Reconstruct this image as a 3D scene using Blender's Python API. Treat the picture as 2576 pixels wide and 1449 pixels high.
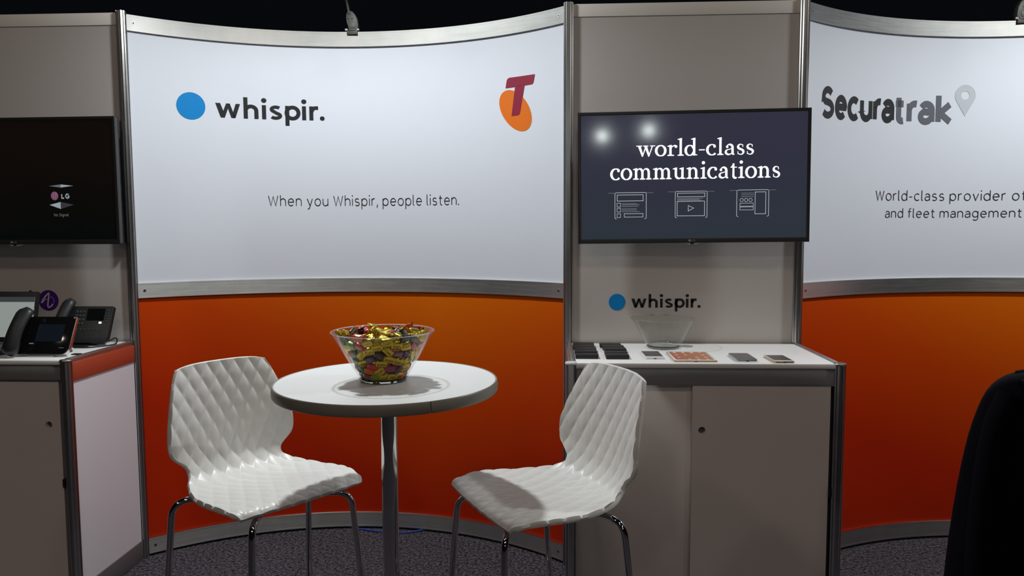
import bpy, bmesh, math, random
import numpy as np
from mathutils import Vector, Matrix

PI = math.pi
scene = bpy.context.scene
COL = scene.collection
for o in list(bpy.data.objects):
    bpy.data.objects.remove(o)

# ------------------------------------------------------------------ camera
CAM = dict(loc=(-0.0853, -3.3375, 1.5303), yaw=0.0487, pitch=0.0797, roll=-0.004, f=1897.6)
cam_data = bpy.data.cameras.new('camera')
cam_data.sensor_fit = 'HORIZONTAL'
cam_data.sensor_width = 36.0
cam_data.lens = CAM['f'] * 36.0 / 2576.0
cam_data.clip_start = 0.05
cam_data.clip_end = 200
cam = bpy.data.objects.new('camera', cam_data)
COL.objects.link(cam)
_y, _p, _r = CAM['yaw'], CAM['pitch'], CAM['roll']
_f = Vector((-math.sin(_y) * math.cos(_p), math.cos(_y) * math.cos(_p), -math.sin(_p)))
_rt = Vector((math.cos(_y), math.sin(_y), 0))
_up = _rt.cross(_f)
_r2 = math.cos(_r) * _rt + math.sin(_r) * _up
_u2 = -math.sin(_r) * _rt + math.cos(_r) * _up
_m = Matrix((( _r2.x, _u2.x, -_f.x, CAM['loc'][0]), (_r2.y, _u2.y, -_f.y, CAM['loc'][1]),
             (_r2.z, _u2.z, -_f.z, CAM['loc'][2]), (0, 0, 0, 1)))
cam.matrix_world = _m
scene.camera = cam

# ------------------------------------------------------------------ world, exposure
scene.view_settings.view_transform = 'Standard'
scene.view_settings.look = 'None'
scene.view_settings.exposure = 0.0
scene.view_settings.gamma = 1.0
scene.view_settings.use_curve_mapping = False
world = bpy.data.worlds.new('dark_hall')
scene.world = world
world.use_nodes = True
bg = world.node_tree.nodes['Background']
bg.inputs[0].default_value = (0.62, 0.72, 0.95, 1)
bg.inputs[1].default_value = 0.0035

# ------------------------------------------------------------------ hall lighting (high bays over the aisle, spots of the stand opposite)
def point_light(name, loc, energy, color, radius):
    d = bpy.data.lights.new(name, 'POINT')
    d.energy = energy
    d.color = color
    d.shadow_soft_size = radius
    o = bpy.data.objects.new(name, d)
    o.location = loc
    COL.objects.link(o)
    return o
HALL = 120
for hx, hy, hp in ((-5.5, -6.5, 1.0), (0.3, -6.5, 1.0), (6.0, -6.5, 1.0), (-3.0, -12.0, 1.2), (4.0, -12.0, 1.2)):
    point_light('hall_high_bay_light', (hx, hy, 7.6), HALL * hp, (1.0, 0.83, 0.70), 0.35)
point_light('opposite_stand_light', (0.387, -9.0, 2.967), 13, (0.92, 1.0, 0.97), 0.05)
point_light('opposite_stand_light', (1.11, -9.0, 3.042), 13, (0.92, 1.0, 0.97), 0.05)
STAND_LAMP = 35          # clamp lamps over the curved walls

# ------------------------------------------------------------------ materials
M = {}
def nodes_of(name):
    m = bpy.data.materials.new(name)
    m.use_nodes = True
    nt = m.node_tree
    return m, nt, nt.nodes['Principled BSDF']
def noise(nt, scale, detail=3, coord='Object', stretch=None):
    tc = nt.nodes.new('ShaderNodeTexCoord')
    n = nt.nodes.new('ShaderNodeTexNoise')
    n.inputs['Scale'].default_value = scale
    n.inputs['Detail'].default_value = detail
    if stretch:
        mp = nt.nodes.new('ShaderNodeMapping')
        mp.inputs['Scale'].default_value = stretch
        nt.links.new(tc.outputs[coord], mp.inputs[0])
        nt.links.new(mp.outputs[0], n.inputs['Vector'])
    else:
        nt.links.new(tc.outputs[coord], n.inputs['Vector'])
    return n
def mat(name, col, rough=0.5, metal=0.0, spec=0.5, var=0.04, nscale=30, bump=0.0, bscale=200, emit=None, estr=0, coat=0, stretch=None, **kw):
    m, nt, b = nodes_of(name)
    n = noise(nt, nscale, stretch=stretch)
    r = nt.nodes.new('ShaderNodeMix'); r.data_type = 'RGBA'
    c0 = [max(0, c * (1 - var)) for c in col[:3]] + [1]
    c1 = [min(1, c * (1 + var)) for c in col[:3]] + [1]
    r.inputs[6].default_value = c0
    r.inputs[7].default_value = c1
    nt.links.new(n.outputs['Fac'], r.inputs[0])
    nt.links.new(r.outputs[2], b.inputs['Base Color'])
    b.inputs['Roughness'].default_value = rough
    b.inputs['Metallic'].default_value = metal
    b.inputs['Specular IOR Level'].default_value = spec
    if coat:
        b.inputs['Coat Weight'].default_value = coat
        b.inputs['Coat Roughness'].default_value = 0.05
    if bump:
        n2 = noise(nt, bscale, 4, stretch=stretch)
        bp = nt.nodes.new('ShaderNodeBump')
        bp.inputs['Strength'].default_value = bump
        bp.inputs['Distance'].default_value = 0.002
        nt.links.new(n2.outputs['Fac'], bp.inputs['Height'])
        nt.links.new(bp.outputs[0], b.inputs['Normal'])
    if emit:
        b.inputs['Emission Color'].default_value = (*emit, 1)
        b.inputs['Emission Strength'].default_value = estr
    M[name] = m
    return m

def srgb(r, g, b):
    f = lambda c: (c / 255 / 12.92) if c / 255 <= 0.04045 else ((c / 255 + 0.055) / 1.055) ** 2.4
    return (f(r), f(g), f(b))

mat('white_print', (0.74, 0.765, 0.84), 0.45, var=0.01, nscale=6, spec=0.3)
mat('panel_grey', (0.57, 0.525, 0.50), 0.55, var=0.02, nscale=8, spec=0.25)
mat('panel_header', (0.80, 0.76, 0.70), 0.5, var=0.02, nscale=8, spec=0.3)
mat('cabinet_white', (0.70, 0.635, 0.60), 0.5, var=0.03, nscale=5, spec=0.3)
mat('side_white', (0.72, 0.68, 0.72), 0.45, var=0.02, nscale=5, spec=0.3)
mat('worktop_white', (0.86, 0.84, 0.83), 0.35, var=0.02, nscale=9, spec=0.4)
mat('table_white', (0.80, 0.80, 0.79), 0.38, var=0.02, nscale=9, spec=0.4)
mat('edge_band', (0.26, 0.24, 0.205), 0.35, var=0.08, nscale=20, spec=0.5)
mat('shell_plastic', (0.79, 0.775, 0.745), 0.36, var=0.015, nscale=12, spec=0.4)
mat('chrome', (0.62, 0.62, 0.62), 0.07, metal=1.0, var=0.02)
mat('steel_dull', (0.42, 0.41, 0.40), 0.35, metal=1.0, var=0.06)
mat('black_plastic', (0.012, 0.012, 0.013), 0.38, var=0.1, spec=0.4)
mat('bezel_black', (0.022, 0.022, 0.022), 0.30, var=0.1, spec=0.5)
mat('black_gloss', (0.006, 0.006, 0.007), 0.08, var=0.1, spec=0.5)
mat('handset_black', (0.02, 0.022, 0.024), 0.42, var=0.15, spec=0.5)
mat('hole_dark', (0.01, 0.01, 0.01), 0.7)
mat('hole_grey', (0.12, 0.115, 0.11), 0.6)
mat('ink_black', (0.016, 0.016, 0.018), 0.5, spec=0.3)
mat('ink_dark', (0.024, 0.024, 0.028), 0.5, spec=0.3)
mat('ink_grey', (0.13, 0.135, 0.155), 0.5, spec=0.3)
mat('ink_pale', (0.53, 0.57, 0.61), 0.5, spec=0.3)
mat('ink_blue', (0.0, 0.235, 0.62), 0.45, spec=0.3, var=0.02)
mat('ink_orange', (0.78, 0.17, 0.012), 0.45, spec=0.3, var=0.02)
mat('ink_crimson', (0.27, 0.018, 0.045), 0.45, spec=0.3, var=0.02)
mat('ink_purple', (0.065, 0.012, 0.20), 0.45, spec=0.3, var=0.02)
mat('ink_lilac', (0.62, 0.56, 0.66), 0.5, spec=0.3)
mat('strip_red', (0.40, 0.062, 0.028), 0.4, spec=0.35, var=0.03)
mat('fascia_grey', (0.30, 0.30, 0.295), 0.42, metal=0.4, var=0.05)
mat('kick_dark', (0.12, 0.105, 0.11), 0.5)
mat('lamp_grey', (0.13, 0.135, 0.12), 0.5, var=0.12)
mat('clamp_brown', (0.09, 0.075, 0.07), 0.55, var=0.12)
mat('cable_black', (0.012, 0.012, 0.013), 0.45)
mat('cable_blue', (0.03, 0.07, 0.42), 0.4)
mat('jacket_navy', (0.0035, 0.003, 0.006), 0.9, spec=0.08, var=0.3, bump=0.4, bscale=300)
mat('white_gloss', (0.80, 0.79, 0.78), 0.2, spec=0.5)
mat('gold_rim', (0.72, 0.55, 0.36), 0.28, metal=1.0)
mat('silver_rim', (0.62, 0.63, 0.64), 0.25, metal=1.0)
mat('phone_glass', (0.03, 0.03, 0.03), 0.10, spec=0.6)
mat('phone_glass_grey', (0.075, 0.075, 0.075), 0.14, spec=0.6)
mat('port_dark', (0.01, 0.01, 0.01), 0.5)
mat('box_black', (0.010, 0.010, 0.011), 0.42, var=0.2, spec=0.45)
mat('box_print', (0.10, 0.10, 0.105), 0.5)
mat('sensor_clear', (0.62, 0.55, 0.48), 0.2, spec=0.6)
mat('logo_grey', (0.30, 0.31, 0.31), 0.4)
mat('logo_pink', (0.30, 0.06, 0.16), 0.4)
mat('candy_gold', (0.62, 0.42, 0.035), 0.24, metal=0.85, var=0.25, nscale=160, bump=0.9, bscale=260)
mat('candy_brown', (0.045, 0.022, 0.008), 0.25, metal=0.3, var=0.3, nscale=120, bump=0.6, bscale=220, spec=0.6)
mat('candy_purple', (0.075, 0.015, 0.07), 0.18, var=0.3, nscale=120, bump=0.5, bscale=200, spec=0.6)
mat('candy_pink', (0.28, 0.02, 0.075), 0.18, var=0.3, nscale=120, bump=0.5, bscale=200, spec=0.6)
mat('candy_red', (0.50, 0.03, 0.025), 0.18, var=0.3, nscale=120, bump=0.5, bscale=200, spec=0.6)
mat('candy_orange', (0.70, 0.13, 0.012), 0.18, var=0.25, nscale=120, bump=0.5, bscale=200, spec=0.6)
mat('candy_green', (0.022, 0.16, 0.02), 0.18, var=0.3, nscale=120, bump=0.5, bscale=200, spec=0.6)
mat('candy_lime', (0.16, 0.30, 0.02), 0.18, var=0.3, nscale=120, bump=0.5, bscale=200, spec=0.6)
mat('candy_label', (0.22, 0.19, 0.20), 0.35, var=0.1, nscale=300)
mat('key_grey', (0.05, 0.05, 0.055), 0.4)
mat('lamp_off_white', (0.7, 0.7, 0.7), 0.3)
# light-giving surfaces
mat('screen_text', (0.8, 0.8, 0.8), 0.4, emit=(0.93, 0.95, 1.0), estr=0.95)
mat('screen_line', (0.5, 0.5, 0.5), 0.4, emit=(0.80, 0.86, 0.95), estr=0.50)
mat('screen_line_dim', (0.2, 0.2, 0.2), 0.4, emit=(0.60, 0.66, 0.78), estr=0.22)
mat('screen_white', (0.3, 0.3, 0.3), 0.3, emit=(0.66, 0.78, 0.72), estr=0.27)
mat('screen_bar', (0.05, 0.05, 0.05), 0.3, emit=(0.30, 0.36, 0.42), estr=0.09)
mat('screen_photo', (0.05, 0.03, 0.02), 0.3, emit=(0.40, 0.22, 0.14), estr=0.10)
mat('cube_light', (0.1, 0.1, 0.1), 0.3, emit=(0.60, 0.72, 0.80), estr=0.42)
mat('cube_mid', (0.1, 0.1, 0.1), 0.3, emit=(0.50, 0.52, 0.58), estr=0.20)
mat('cube_dark', (0.02, 0.02, 0.02), 0.3, emit=(0.40, 0.36, 0.42), estr=0.085)
mat('cube_logo', (0.1, 0.05, 0.08), 0.3, emit=(0.60, 0.22, 0.40), estr=0.32)
mat('led_green', (0.1, 0.1, 0.05), 0.3, emit=(0.7, 0.9, 0.3), estr=0.9)
mat('lamp_glass', (0.9, 0.9, 0.9), 0.3, emit=(0.95, 1.0, 0.93), estr=6.0)
mat('phone_lcd', (0.004, 0.006, 0.009), 0.12, emit=(0.25, 0.42, 0.6), estr=0.012, spec=0.5)

def m_carpet():
    m, nt, b = nodes_of('carpet')
    n = noise(nt, 75, 5)
    n2 = noise(nt, 190, 3)
    ad = nt.nodes.new('ShaderNodeMath'); ad.operation = 'ADD'
    nt.links.new(n.outputs['Fac'], ad.inputs[0]); nt.links.new(n2.outputs['Fac'], ad.inputs[1])
    cr = nt.nodes.new('ShaderNodeValToRGB')
    cr.color_ramp.elements[0].position = 0.42; cr.color_ramp.elements[0].color = (0.010, 0.009, 0.012, 1)
    cr.color_ramp.elements[1].position = 0.62; cr.color_ramp.elements[1].color = (0.17, 0.155, 0.18, 1)
    hv = nt.nodes.new('ShaderNodeMath'); hv.operation = 'MULTIPLY'; hv.inputs[1].default_value = 0.5
    nt.links.new(ad.outputs[0], hv.inputs[0])
    nt.links.new(hv.outputs[0], cr.inputs[0])
    nt.links.new(cr.outputs[0], b.inputs['Base Color'])
    b.inputs['Roughness'].default_value = 0.95
    b.inputs['Specular IOR Level'].default_value = 0.1
    bp = nt.nodes.new('ShaderNodeBump'); bp.inputs['Strength'].default_value = 0.8; bp.inputs['Distance'].default_value = 0.004
    nt.links.new(ad.outputs[0], bp.inputs['Height']); nt.links.new(bp.outputs[0], b.inputs['Normal'])
    M['carpet'] = m
m_carpet()

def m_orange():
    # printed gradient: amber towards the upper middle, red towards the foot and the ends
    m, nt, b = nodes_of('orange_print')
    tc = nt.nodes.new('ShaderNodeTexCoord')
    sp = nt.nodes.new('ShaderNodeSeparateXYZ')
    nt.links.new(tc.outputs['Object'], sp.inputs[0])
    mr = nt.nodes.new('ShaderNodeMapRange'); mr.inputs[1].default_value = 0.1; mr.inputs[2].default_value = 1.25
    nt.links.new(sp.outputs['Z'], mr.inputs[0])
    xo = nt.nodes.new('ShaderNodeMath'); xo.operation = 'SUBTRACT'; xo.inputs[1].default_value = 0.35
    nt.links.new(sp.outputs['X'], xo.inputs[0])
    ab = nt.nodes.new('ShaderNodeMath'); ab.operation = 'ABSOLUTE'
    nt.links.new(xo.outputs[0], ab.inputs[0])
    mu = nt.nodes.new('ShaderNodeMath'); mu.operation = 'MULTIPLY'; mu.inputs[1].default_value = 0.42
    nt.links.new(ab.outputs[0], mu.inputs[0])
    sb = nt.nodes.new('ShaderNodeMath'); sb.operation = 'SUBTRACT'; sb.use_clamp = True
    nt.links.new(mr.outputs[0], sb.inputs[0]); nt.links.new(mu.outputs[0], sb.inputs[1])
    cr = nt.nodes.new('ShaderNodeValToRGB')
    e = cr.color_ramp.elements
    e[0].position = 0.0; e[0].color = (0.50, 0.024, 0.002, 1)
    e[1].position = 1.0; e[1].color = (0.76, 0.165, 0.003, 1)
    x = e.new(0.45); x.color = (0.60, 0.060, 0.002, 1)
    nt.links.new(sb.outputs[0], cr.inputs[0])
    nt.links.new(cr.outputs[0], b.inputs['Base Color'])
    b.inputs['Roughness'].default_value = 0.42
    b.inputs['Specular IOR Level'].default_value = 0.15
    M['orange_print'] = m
m_orange()

def m_alu(name, col, rough, aniso, tangent=True):
    m, nt, b = nodes_of(name)
    n = noise(nt, 7, 4, stretch=(1, 1, 26))
    mr = nt.nodes.new('ShaderNodeMapRange'); mr.inputs[3].default_value = rough * 0.85; mr.inputs[4].default_value = rough * 1.15
    nt.links.new(n.outputs['Fac'], mr.inputs[0]); nt.links.new(mr.outputs[0], b.inputs['Roughness'])
    n3 = noise(nt, 18, 5)
    r = nt.nodes.new('ShaderNodeMix'); r.data_type = 'RGBA'
    r.inputs[6].default_value = (*[c * 0.9 for c in col], 1); r.inputs[7].default_value = (*[min(1, c * 1.1) for c in col], 1)
    nt.links.new(n3.outputs['Fac'], r.inputs[0]); nt.links.new(r.outputs[2], b.inputs['Base Color'])
    b.inputs['Metallic'].default_value = 1.0
    b.inputs['Anisotropic'].default_value = aniso
    b.inputs['Anisotropic Rotation'].default_value = 0.25
    if tangent:
        t = nt.nodes.new('ShaderNodeTangent'); t.direction_type = 'RADIAL'; t.axis = 'Z'
        nt.links.new(t.outputs[0], b.inputs['Tangent'])
    M[name] = m
m_alu('alu_rail', (0.56, 0.555, 0.535), 0.40, 0.75)
m_alu('alu_post', (0.52, 0.51, 0.50), 0.30, 0.0, False)
m_alu('alu_trim', (0.50, 0.49, 0.48), 0.40, 0.0, False)

def m_glass(name, tint, edge):
    m, nt, b = nodes_of(name)
    out = nt.nodes['Material Output']
    n = noise(nt, 9, 2)
    tr = nt.nodes.new('ShaderNodeBsdfTransparent')
    cr = nt.nodes.new('ShaderNodeMix'); cr.data_type = 'RGBA'
    cr.inputs[6].default_value = (*[t * 0.985 for t in tint], 1); cr.inputs[7].default_value = (*tint, 1)
    nt.links.new(n.outputs['Fac'], cr.inputs[0]); nt.links.new(cr.outputs[2], tr.inputs[0])
    gl = nt.nodes.new('ShaderNodeBsdfGlossy'); gl.inputs['Roughness'].default_value = 0.03
    gl.inputs['Color'].default_value = (0.95, 1.0, 0.98, 1)
    lw = nt.nodes.new('ShaderNodeLayerWeight'); lw.inputs[0].default_value = 0.5
    pw = nt.nodes.new('ShaderNodeMath'); pw.operation = 'POWER'; pw.inputs[1].default_value = 5.0
    nt.links.new(lw.outputs['Facing'], pw.inputs[0])
    fr = nt.nodes.new('ShaderNodeMath'); fr.operation = 'MULTIPLY_ADD'; fr.inputs[1].default_value = 0.45; fr.inputs[2].default_value = 0.012
    nt.links.new(pw.outputs[0], fr.inputs[0])
    mx = nt.nodes.new('ShaderNodeMixShader')
    nt.links.new(fr.outputs[0], mx.inputs[0]); nt.links.new(tr.outputs[0], mx.inputs[1]); nt.links.new(gl.outputs[0], mx.inputs[2])
    nt.links.new(mx.outputs[0], out.inputs['Surface'])
    M[name] = m
m_glass('bowl_glass', (0.982, 0.990, 0.986), 0.5)
def m_glass_solid():
    m, nt, b = nodes_of('glass_solid')
    n = noise(nt, 14, 2)
    mr = nt.nodes.new('ShaderNodeMapRange'); mr.inputs[3].default_value = 0.0; mr.inputs[4].default_value = 0.03
    nt.links.new(n.outputs['Fac'], mr.inputs[0]); nt.links.new(mr.outputs[0], b.inputs['Roughness'])
    b.inputs['Base Color'].default_value = (0.93, 0.98, 0.97, 1)
    b.inputs['Transmission Weight'].default_value = 1.0
    b.inputs['IOR'].default_value = 1.48
    M['glass_solid'] = m
m_glass_solid()

def m_screen(name, top, bottom, strength, rough):
    # picture shown on the panel: a soft dark blue gradient
    m, nt, b = nodes_of(name)
    tc = nt.nodes.new('ShaderNodeTexCoord')
    sp = nt.nodes.new('ShaderNodeSeparateXYZ'); nt.links.new(tc.outputs['Generated'], sp.inputs[0])
    n = noise(nt, 2.2, 2)
    ad = nt.nodes.new('ShaderNodeMath'); ad.operation = 'MULTIPLY_ADD'; ad.inputs[1].default_value = 0.5
    nt.links.new(n.outputs['Fac'], ad.inputs[0]); nt.links.new(sp.outputs['Z'], ad.inputs[2])
    cr = nt.nodes.new('ShaderNodeValToRGB')
    cr.color_ramp.elements[0].position = 0.2; cr.color_ramp.elements[0].color = (*bottom, 1)
    cr.color_ramp.elements[1].position = 1.2; cr.color_ramp.elements[1].color = (*top, 1)
    nt.links.new(ad.outputs[0], cr.inputs[0])
    nt.links.new(cr.outputs[0], b.inputs['Emission Color'])
    b.inputs['Emission Strength'].default_value = strength
    b.inputs['Base Color'].default_value = (0.004, 0.004, 0.005, 1)
    b.inputs['Roughness'].default_value = rough
    b.inputs['Specular IOR Level'].default_value = 0.5
    M[name] = m
m_screen('screen_navy', (0.050, 0.050, 0.085), (0.042, 0.056, 0.072), 0.60, 0.085)
m_screen('screen_off', (0.006, 0.0035, 0.002), (0.001, 0.0025, 0.0022), 0.75, 0.10)
def m_tablet():
    m, nt, b = nodes_of('tablet_screen')
    tc = nt.nodes.new('ShaderNodeTexCoord')
    sp = nt.nodes.new('ShaderNodeSeparateXYZ'); nt.links.new(tc.outputs['Generated'], sp.inputs[0])
    cr = nt.nodes.new('ShaderNodeValToRGB')
    cr.color_ramp.elements[0].color = (0.42, 0.10, 0.055, 1); cr.color_ramp.elements[1].color = (0.42, 0.17, 0.05, 1)
    nt.links.new(sp.outputs['X'], cr.inputs[0]); nt.links.new(cr.outputs[0], b.inputs['Emission Color'])
    b.inputs['Emission Strength'].default_value = 0.55
    b.inputs['Base Color'].default_value = (0.02, 0.015, 0.015, 1); b.inputs['Roughness'].default_value = 0.12
    M['tablet_screen'] = m
m_tablet()
mat('tablet_icon', (0.2, 0.2, 0.2), 0.3, emit=(0.55, 0.45, 0.42), estr=0.75)

# ------------------------------------------------------------------ mesh helpers
def link(name, me, m, parent=None, loc=None, rot=None):
    o = bpy.data.objects.new(name, me)
    COL.objects.link(o)
    if m is not None and len(me.materials) == 0:
        me.materials.append(M[m] if isinstance(m, str) else m)
    if parent is not None:
        o.parent = parent
    if loc is not None:
        o.location = loc
    if rot is not None:
        o.rotation_euler = rot
    return o
def fin(name, bm, m, parent=None, loc=None, rot=None, smooth=35, bevel=0, bseg=2):
    bmesh.ops.remove_doubles(bm, verts=bm.verts, dist=1e-6)
    if bevel:
        bm.normal_update()
        es = [e for e in bm.edges if len(e.link_faces) == 2 and e.calc_face_angle(0) > math.radians(30)]
        bmesh.ops.bevel(bm, geom=es, offset=bevel, segments=bseg, profile=0.5, affect='EDGES', clamp_overlap=True)
    bmesh.ops.recalc_face_normals(bm, faces=bm.faces)
    me = bpy.data.meshes.new(name)
    bm.to_mesh(me); bm.free()
    if smooth:
        for p in me.polygons: p.use_smooth = True
        me.set_sharp_from_angle(angle=math.radians(smooth))
    return link(name, me, m, parent, loc, rot)
def raw(name, vs, fs, m, parent=None, loc=None, rot=None, smooth=0):
    me = bpy.data.meshes.new(name)
    me.from_pydata([tuple(v) for v in vs], [], [tuple(f) for f in fs])
    me.update()
    if smooth:
        for p in me.polygons: p.use_smooth = True
        me.set_sharp_from_angle(angle=math.radians(smooth))
    return link(name, me, m, parent, loc, rot)
def B(): return bmesh.new()
def box(bm, x0, x1, y0, y1, z0, z1):
    v = [bm.verts.new(p) for p in ((x0, y0, z0), (x1, y0, z0), (x1, y1, z0), (x0, y1, z0), (x0, y0, z1), (x1, y0, z1), (x1, y1, z1), (x0, y1, z1))]
    for f in ((0, 3, 2, 1), (4, 5, 6, 7), (0, 1, 5, 4), (1, 2, 6, 5), (2, 3, 7, 6), (3, 0, 4, 7)):
        bm.faces.new([v[i] for i in f])
    return bm
def prism(bm, poly, fn0, fn1):
    a = [bm.verts.new(fn0(p)) for p in poly]; b = [bm.verts.new(fn1(p)) for p in poly]
    n = len(poly)
    bm.faces.new(a); bm.faces.new(b[::-1])
    for i in range(n):
        bm.faces.new((a[i], b[i], b[(i + 1) % n], a[(i + 1) % n]))
    return bm
def tube(bm, pts, r, seg=12, cap=True):
    pts = [Vector(p) for p in pts]
    rs = r if isinstance(r, (list, tuple)) else [r] * len(pts)
    t0 = (pts[1] - pts[0]).normalized()
    n = t0.orthogonal().normalized()
    rings = []
    for i, p in enumerate(pts):
        if i == 0: t = t0
        elif i == len(pts) - 1: t = (pts[-1] - pts[-2]).normalized()
        else: t = ((pts[i + 1] - p).normalized() + (p - pts[i - 1]).normalized()).normalized()
        n = (n - t * n.dot(t)).normalized()
        bn = t.cross(n)
        rings.append([bm.verts.new(p + (n * math.cos(2 * PI * k / seg) + bn * math.sin(2 * PI * k / seg)) * rs[i]) for k in range(seg)])
    for a, b in zip(rings, rings[1:]):
        for k in range(seg):
            bm.faces.new((a[k], a[(k + 1) % seg], b[(k + 1) % seg], b[k]))
    if cap:
        bm.faces.new(rings[0][::-1]); bm.faces.new(rings[-1])
    return bm
def lathe(bm, prof, seg=64, c=(0, 0), a0=0, a1=2 * PI):
    full = abs(a1 - a0 - 2 * PI) < 1e-6
    n = seg if full else seg + 1
    rings = []
    for (r, z) in prof:
        if r < 1e-7: rings.append([bm.verts.new((c[0], c[1], z))]); continue
        rings.append([bm.verts.new((c[0] + r * math.cos(a0 + (a1 - a0) * k / seg), c[1] + r * math.sin(a0 + (a1 - a0) * k / seg), z)) for k in range(n)])
    for a, b in zip(rings, rings[1:]):
        for k in range(seg):
            k2 = (k + 1) % n
            if len(a) == 1 and len(b) == 1: continue
            if len(a) == 1: bm.faces.new((a[0], b[k], b[k2]))
            elif len(b) == 1: bm.faces.new((a[k], a[k2], b[0]))
            else: bm.faces.new((a[k], a[k2], b[k2], b[k]))
    return bm
def smoothpath(pts, n=8):
    # Catmull-Rom
    P = [Vector(p) for p in pts]
    P = [P[0] * 2 - P[1]] + P + [P[-1] * 2 - P[-2]]
    out = []
    for i in range(1, len(P) - 2):
        for k in range(n):
            t = k / n
            a, b, c, d = P[i - 1], P[i], P[i + 1], P[i + 2]
            out.append(0.5 * ((2 * b) + (c - a) * t + (2 * a - 5 * b + 4 * c - d) * t * t + (3 * b - a - 3 * c + d) * t ** 3))
    out.append(P[-2])
    return out
def empty(name, loc=(0, 0, 0), rz=0, parent=None):
    o = bpy.data.objects.new(name, None)
    o.empty_display_size = 0.05
    o.location = loc; o.rotation_euler = (0, 0, rz)
    COL.objects.link(o)
    if parent is not None: o.parent = parent
    return o
def tag(o, label=None, cat=None, group=None, kind=None):
    if label: o['label'] = label
    if cat: o['category'] = cat
    if group: o['group'] = group
    if kind: o['kind'] = kind
    return o
def plabel(o, label):
    o['label'] = label
    return o
def copy_tree(o, parent=None):
    c = o.copy(); COL.objects.link(c)
    if parent is not None: c.parent = parent
    for ch in list(o.children):
        copy_tree(ch, c)
    return c

# ------------------------------------------------------------------ flat lettering
class Flat:
    """2-D faces (x right, y up)"""
    def __init__(s): s.v = []; s.f = []
    def poly(s, pts):
        b = len(s.v); s.v += [tuple(p) for p in pts]; s.f.append(tuple(range(b, b + len(pts)))); return s
    def rect(s, x0, y0, x1, y1): return s.poly([(x0, y0), (x1, y0), (x1, y1), (x0, y1)])
    def disc(s, cx, cy, rx, ry=None, n=48):
        ry = ry or rx
        return s.poly([(cx + rx * math.cos(2 * PI * k / n), cy + ry * math.sin(2 * PI * k / n)) for k in range(n)])
    def rib(s, pts, w):
        P = np.array(pts, float); n = len(P)
        W = np.full(n, w, float) if np.isscalar(w) else np.interp(np.linspace(0, 1, n), np.linspace(0, 1, len(w)), w)
        T = np.zeros_like(P)
        d = np.diff(P, axis=0); d /= np.linalg.norm(d, axis=1)[:, None] + 1e-12
        N = np.zeros_like(P)
        for i in range(n):
            a = d[max(i - 1, 0)]; b = d[min(i, n - 2)]
            t = a + b; t /= np.linalg.norm(t) + 1e-12
            m = np.array([-t[1], t[0]])
            k = max(0.45, m @ np.array([-a[1], a[0]]))
            N[i] = m / k
        L = P + N * W[:, None] / 2; R = P - N * W[:, None] / 2
        b = len(s.v)
        for i in range(n): s.v += [tuple(R[i]), tuple(L[i])]
        for i in range(n - 1):
            s.f.append((b + 2 * i, b + 2 * i + 2, b + 2 * i + 3, b + 2 * i + 1))
        return s
    def add(s, o, dx=0, dy=0):
        b = len(s.v); s.v += [(x + dx, y + dy) for x, y in o.v]; s.f += [tuple(i + b for i in f) for f in o.f]; return s
    def bounds(s):
        a = np.array(s.v); return a.min(0), a.max(0)
    def fit(s, x0, x1, y_base, unit):
        """scale x to [x0,x1]; y unit = given height of 1.0, baseline at y_base"""
        lo, hi = s.bounds(); k = (x1 - x0) / (hi[0] - lo[0])
        s.v = [(x0 + (x - lo[0]) * k, y_base + y * unit) for x, y in s.v]; return s
def arc(cx, cy, rx, ry, a0, a1, n=20):
    return [(cx + rx * math.cos(math.radians(a0 + (a1 - a0) * k / n)), cy + ry * math.sin(math.radians(a0 + (a1 - a0) * k / n))) for k in range(n + 1)]

def fill_loops(loops, res=12):
    cu = bpy.data.curves.new('tmp', 'CURVE'); cu.dimensions = '2D'; cu.fill_mode = 'BOTH'
    for lp in loops:
        sp = cu.splines.new('POLY'); sp.points.add(len(lp) - 1)
        for p, q in zip(sp.points, lp): p.co = (q[0], q[1], 0, 1)
        sp.use_cyclic_u = True
    return curve_flat(cu)
def curve_flat(cu):
    o = bpy.data.objects.new('tmp', cu); COL.objects.link(o)
    dg = bpy.context.evaluated_depsgraph_get(); dg.update()
    ev = o.evaluated_get(dg); me = ev.to_mesh()
    f = Flat(); up = {}
    for v in me.vertices: f.v.append((v.co.x, v.co.y))
    for p in me.polygons:
        if abs(p.normal.z) > 0.5: f.f.append(tuple(p.vertices))
    ev.to_mesh_clear()
    bpy.data.objects.remove(o); bpy.data.curves.remove(cu)
    return f

def put_plane(name, f, m, parent, off=(0, 0, 0)):
    """x,y of the flat become x,z; faces look to -y"""
    vs = [(x + off[0], off[1], y + off[2]) for x, y in f.v]
    o = raw(name, vs, f.f, m, parent)
    fixn(o, Vector((0, -1, 0)))
    return o
def fixn(o, d):
    me = o.data; bm = bmesh.new(); bm.from_mesh(me)
    for fc in bm.faces:
        fc.normal_update()
        if fc.normal.dot(d) < 0: fc.normal_flip()
    bm.to_mesh(me); bm.free()
def put_top(name, f, m, parent, z, off=(0, 0)):
    o = raw(name, [(x + off[0], y + off[1], z) for x, y in f.v], f.f, m, parent)
    fixn(o, Vector((0, 0, 1)))
    return o

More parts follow.
